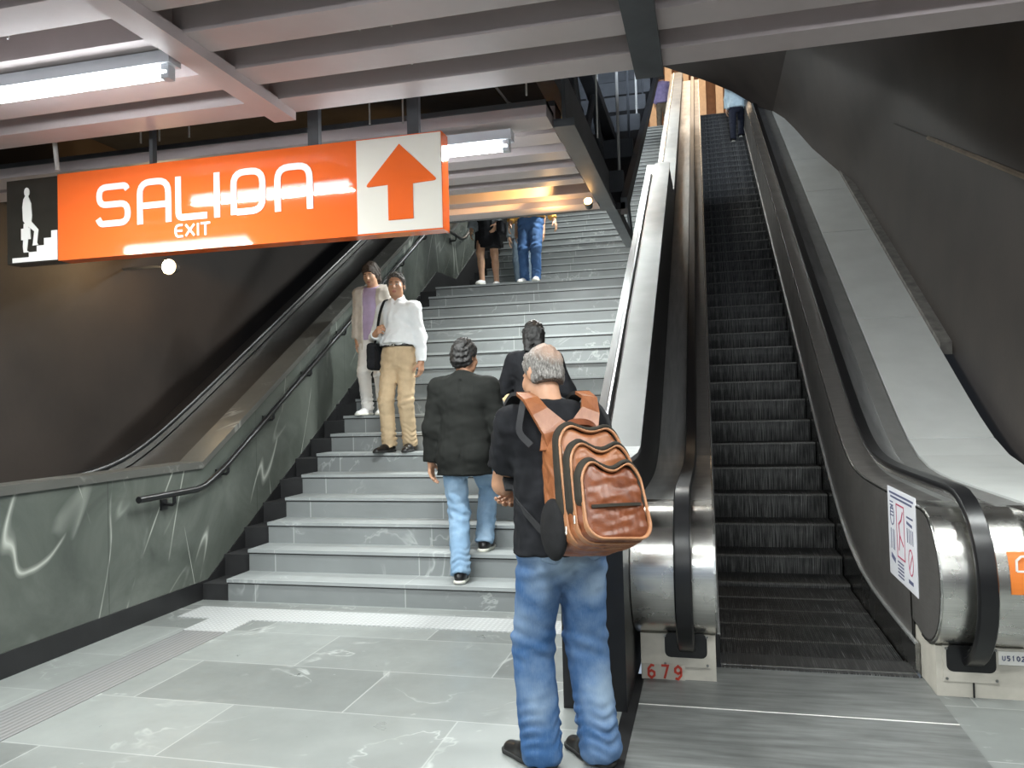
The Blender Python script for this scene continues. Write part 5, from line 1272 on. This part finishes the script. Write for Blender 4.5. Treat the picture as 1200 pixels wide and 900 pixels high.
# --- people on the landing, cut off by the ceiling
B6 = Body(1.60, (0, 0, None), head=(.2, 0, 0), bulk=1.0, feet=[dict(p=(-.085, -.12, 0), yaw=.1), dict(p=(.075, .10, 0), yaw=-.1)],
          arms=[dict(up=(-.2, 0, -1), fo=(.2, .5, -.8)), dict(up=(.16, 0, -1), fo=(.10, .2, -1))])
def dress(t):
    K = B6.k; pr = B6.torso(.02) + [C((0, 0, .05), (0, 0, -.36), .165 * K + .02, .19 * K + .02, .04, R=B6.RT, o=B6.P, q=.75)]
    field_obj('dress', pr, .011, blk, t, clip=[(B6.P + V3(0, 0, -.36), V3(0, 0, -1.)), (B6.neck + V3(0, 0, .0), unit((0, .4, 1)))], disp=folds(.004, 40))
person('person', 'woman in a short black dress and grey cardigan with white trainers on the landing', (-3.0, 10.86, ZL), math.radians(180), B6, tan2, .010, bare_legs=True,
    hair=g_hair(hair_br, B6, .016), shoes=(shoe_wh, sole_wh, .075), garments=[dress, g_top('cardigan', greyk, B6, .032, -.12, .02, 'long', open_=.10, h=.011)])
hb = thing('handbag', 'small black handbag hanging beside the woman in the black dress', 'bag', (-3.0, 10.86, ZL), PI)
field_obj('bag_body', [Bo(tuple(B6.P + V3(-.23, .10, -.10)), (.05, .10, .09), .03)], .01, blk, hb)
B7 = Body(1.66, (0, 0, None), bulk=1.08, feet=[dict(p=(-.09, -.26, .10), yaw=.1, pitch=.5), dict(p=(.08, .10, 0), yaw=-.1)],
          arms=[dict(up=(-.3, -.05, -1), fo=(-.25, .1, -1)), dict(up=(.25, 0, -1), fo=(.12, .3, -1))])
B7 = Body(1.66, (0, 0, None), bulk=1.08, feet=[dict(p=(-.075, .08, 0), yaw=.1), dict(p=(.12, .0, 0), yaw=-.2)], arms=[dict(up=(-.34, -.05, -1), fo=(-.35, .1, -1)), dict(up=(.25, 0, -1), fo=(.22, .3, -1))])
person('person', 'person in blue jeans and a mustard top stepping off the landing', (-2.36, 10.86, ZL), math.radians(180), B7, tan2, .010,
    hair=g_hair(hair_blk, B7, .016), shoes=(shoe_wh, sole_wh, .08), garments=[g_pants('jeans', denim('mid_blue_denim', (.05, .115, .26), (.17, .27, .45), [], .4), B7, .014, .012, .1, .010, .005, 36, 2), g_top('top', mustard, B7, .026, .0, .03, 'long', h=.011, amp=.006)])
B8 = Body(1.68, (0, 0, None), feet=[dict(p=(-.09, .18, -.02), yaw=.1, pitch=.2), dict(p=(.09, -.02, 0), yaw=-.1)])
person('person', 'person in grey-blue jeans coming down behind the pair on the landing', (-2.88, 12.62, ZL + RISE), math.radians(180), B8, tan2, .011,
    hair=g_hair(hair_blk, B8, .016), shoes=(shoe_wh, sole_wh, .08), garments=[g_pants('jeans', denim('grey_blue_denim', (.16, .22, .28), (.36, .42, .48), [], .4), B8, .014, .012), g_top('top', greyk, B8, .026, -.1, .02, 'long', h=.012)])
B9 = Body(1.55, (0, 0, None), feet=[dict(p=(-.07, -.10, 0)), dict(p=(.10, .10, 0), yaw=-.1)])
person('person', 'bare-legged person in dark shorts half hidden behind the blue jeans', (-2.46, 11.25, ZL), math.radians(180), B9, tan2, .011, bare_legs=True,
    hair=g_hair(hair_br, B9, .016), shoes=(shoe_wh, sole_wh, .075), garments=[g_pants('shorts', navy, B9, .02, .02, .1, .011, hemz=-.46), g_top('top', greyk, B9, .02, -.05, .0, 'short', h=.012)])

# --- rider near the top of the escalator and a person at the top of the stairs
B10 = Body(1.70, (0, .08, None), lean=.1, bulk=1.05, feet=[dict(p=(-.10, -.05, 0), yaw=.1), dict(p=(.10, .33, .216), yaw=-.05)])
person('person', 'person in a pale blue top and dark trousers walking up the top of the escalator', (.86, 8.0 + .36 * 31 + .16, inc(8.0 + .36 * 31, 6.63, .13) + .012), .0, B10, tan2, .012,
    hair=g_hair(hair_blk, B10, .016), shoes=(shoe_blk, sole_wh, .08), garments=[g_pants('trousers', navy, B10, .014, .012, .1, .012), g_top('top', palebl, B10, .03, -.10, .02, 'long', h=.012)])
B11 = Body(1.66, (0, 0, None), bulk=1.05)
person('person', 'distant person in a violet top walking away at the head of the stairs', (-1.02, YT + .55, ZT), .0, B11, tan2, .013,
    hair=g_hair(hair_br, B11, .016), shoes=(shoe_blk, sole_dk), garments=[g_pants('trousers', olive, B11, .014, .012, .1, .012), g_top('top', purple, B11, .03, -.10, .02, 'long', h=.012)])

# ------------------------------------------------------------------ world and view
w = bpy.data.worlds.new('world'); S.world = w; w.use_nodes = True
w.node_tree.nodes['Background'].inputs[0].default_value = (.55, .65, .8, 1); w.node_tree.nodes['Background'].inputs[1].default_value = .5
S.view_settings.view_transform = 'Standard'; S.view_settings.look = 'None'; S.view_settings.gamma = 1; S.view_settings.exposure = .3
S.view_settings.use_curve_mapping = False
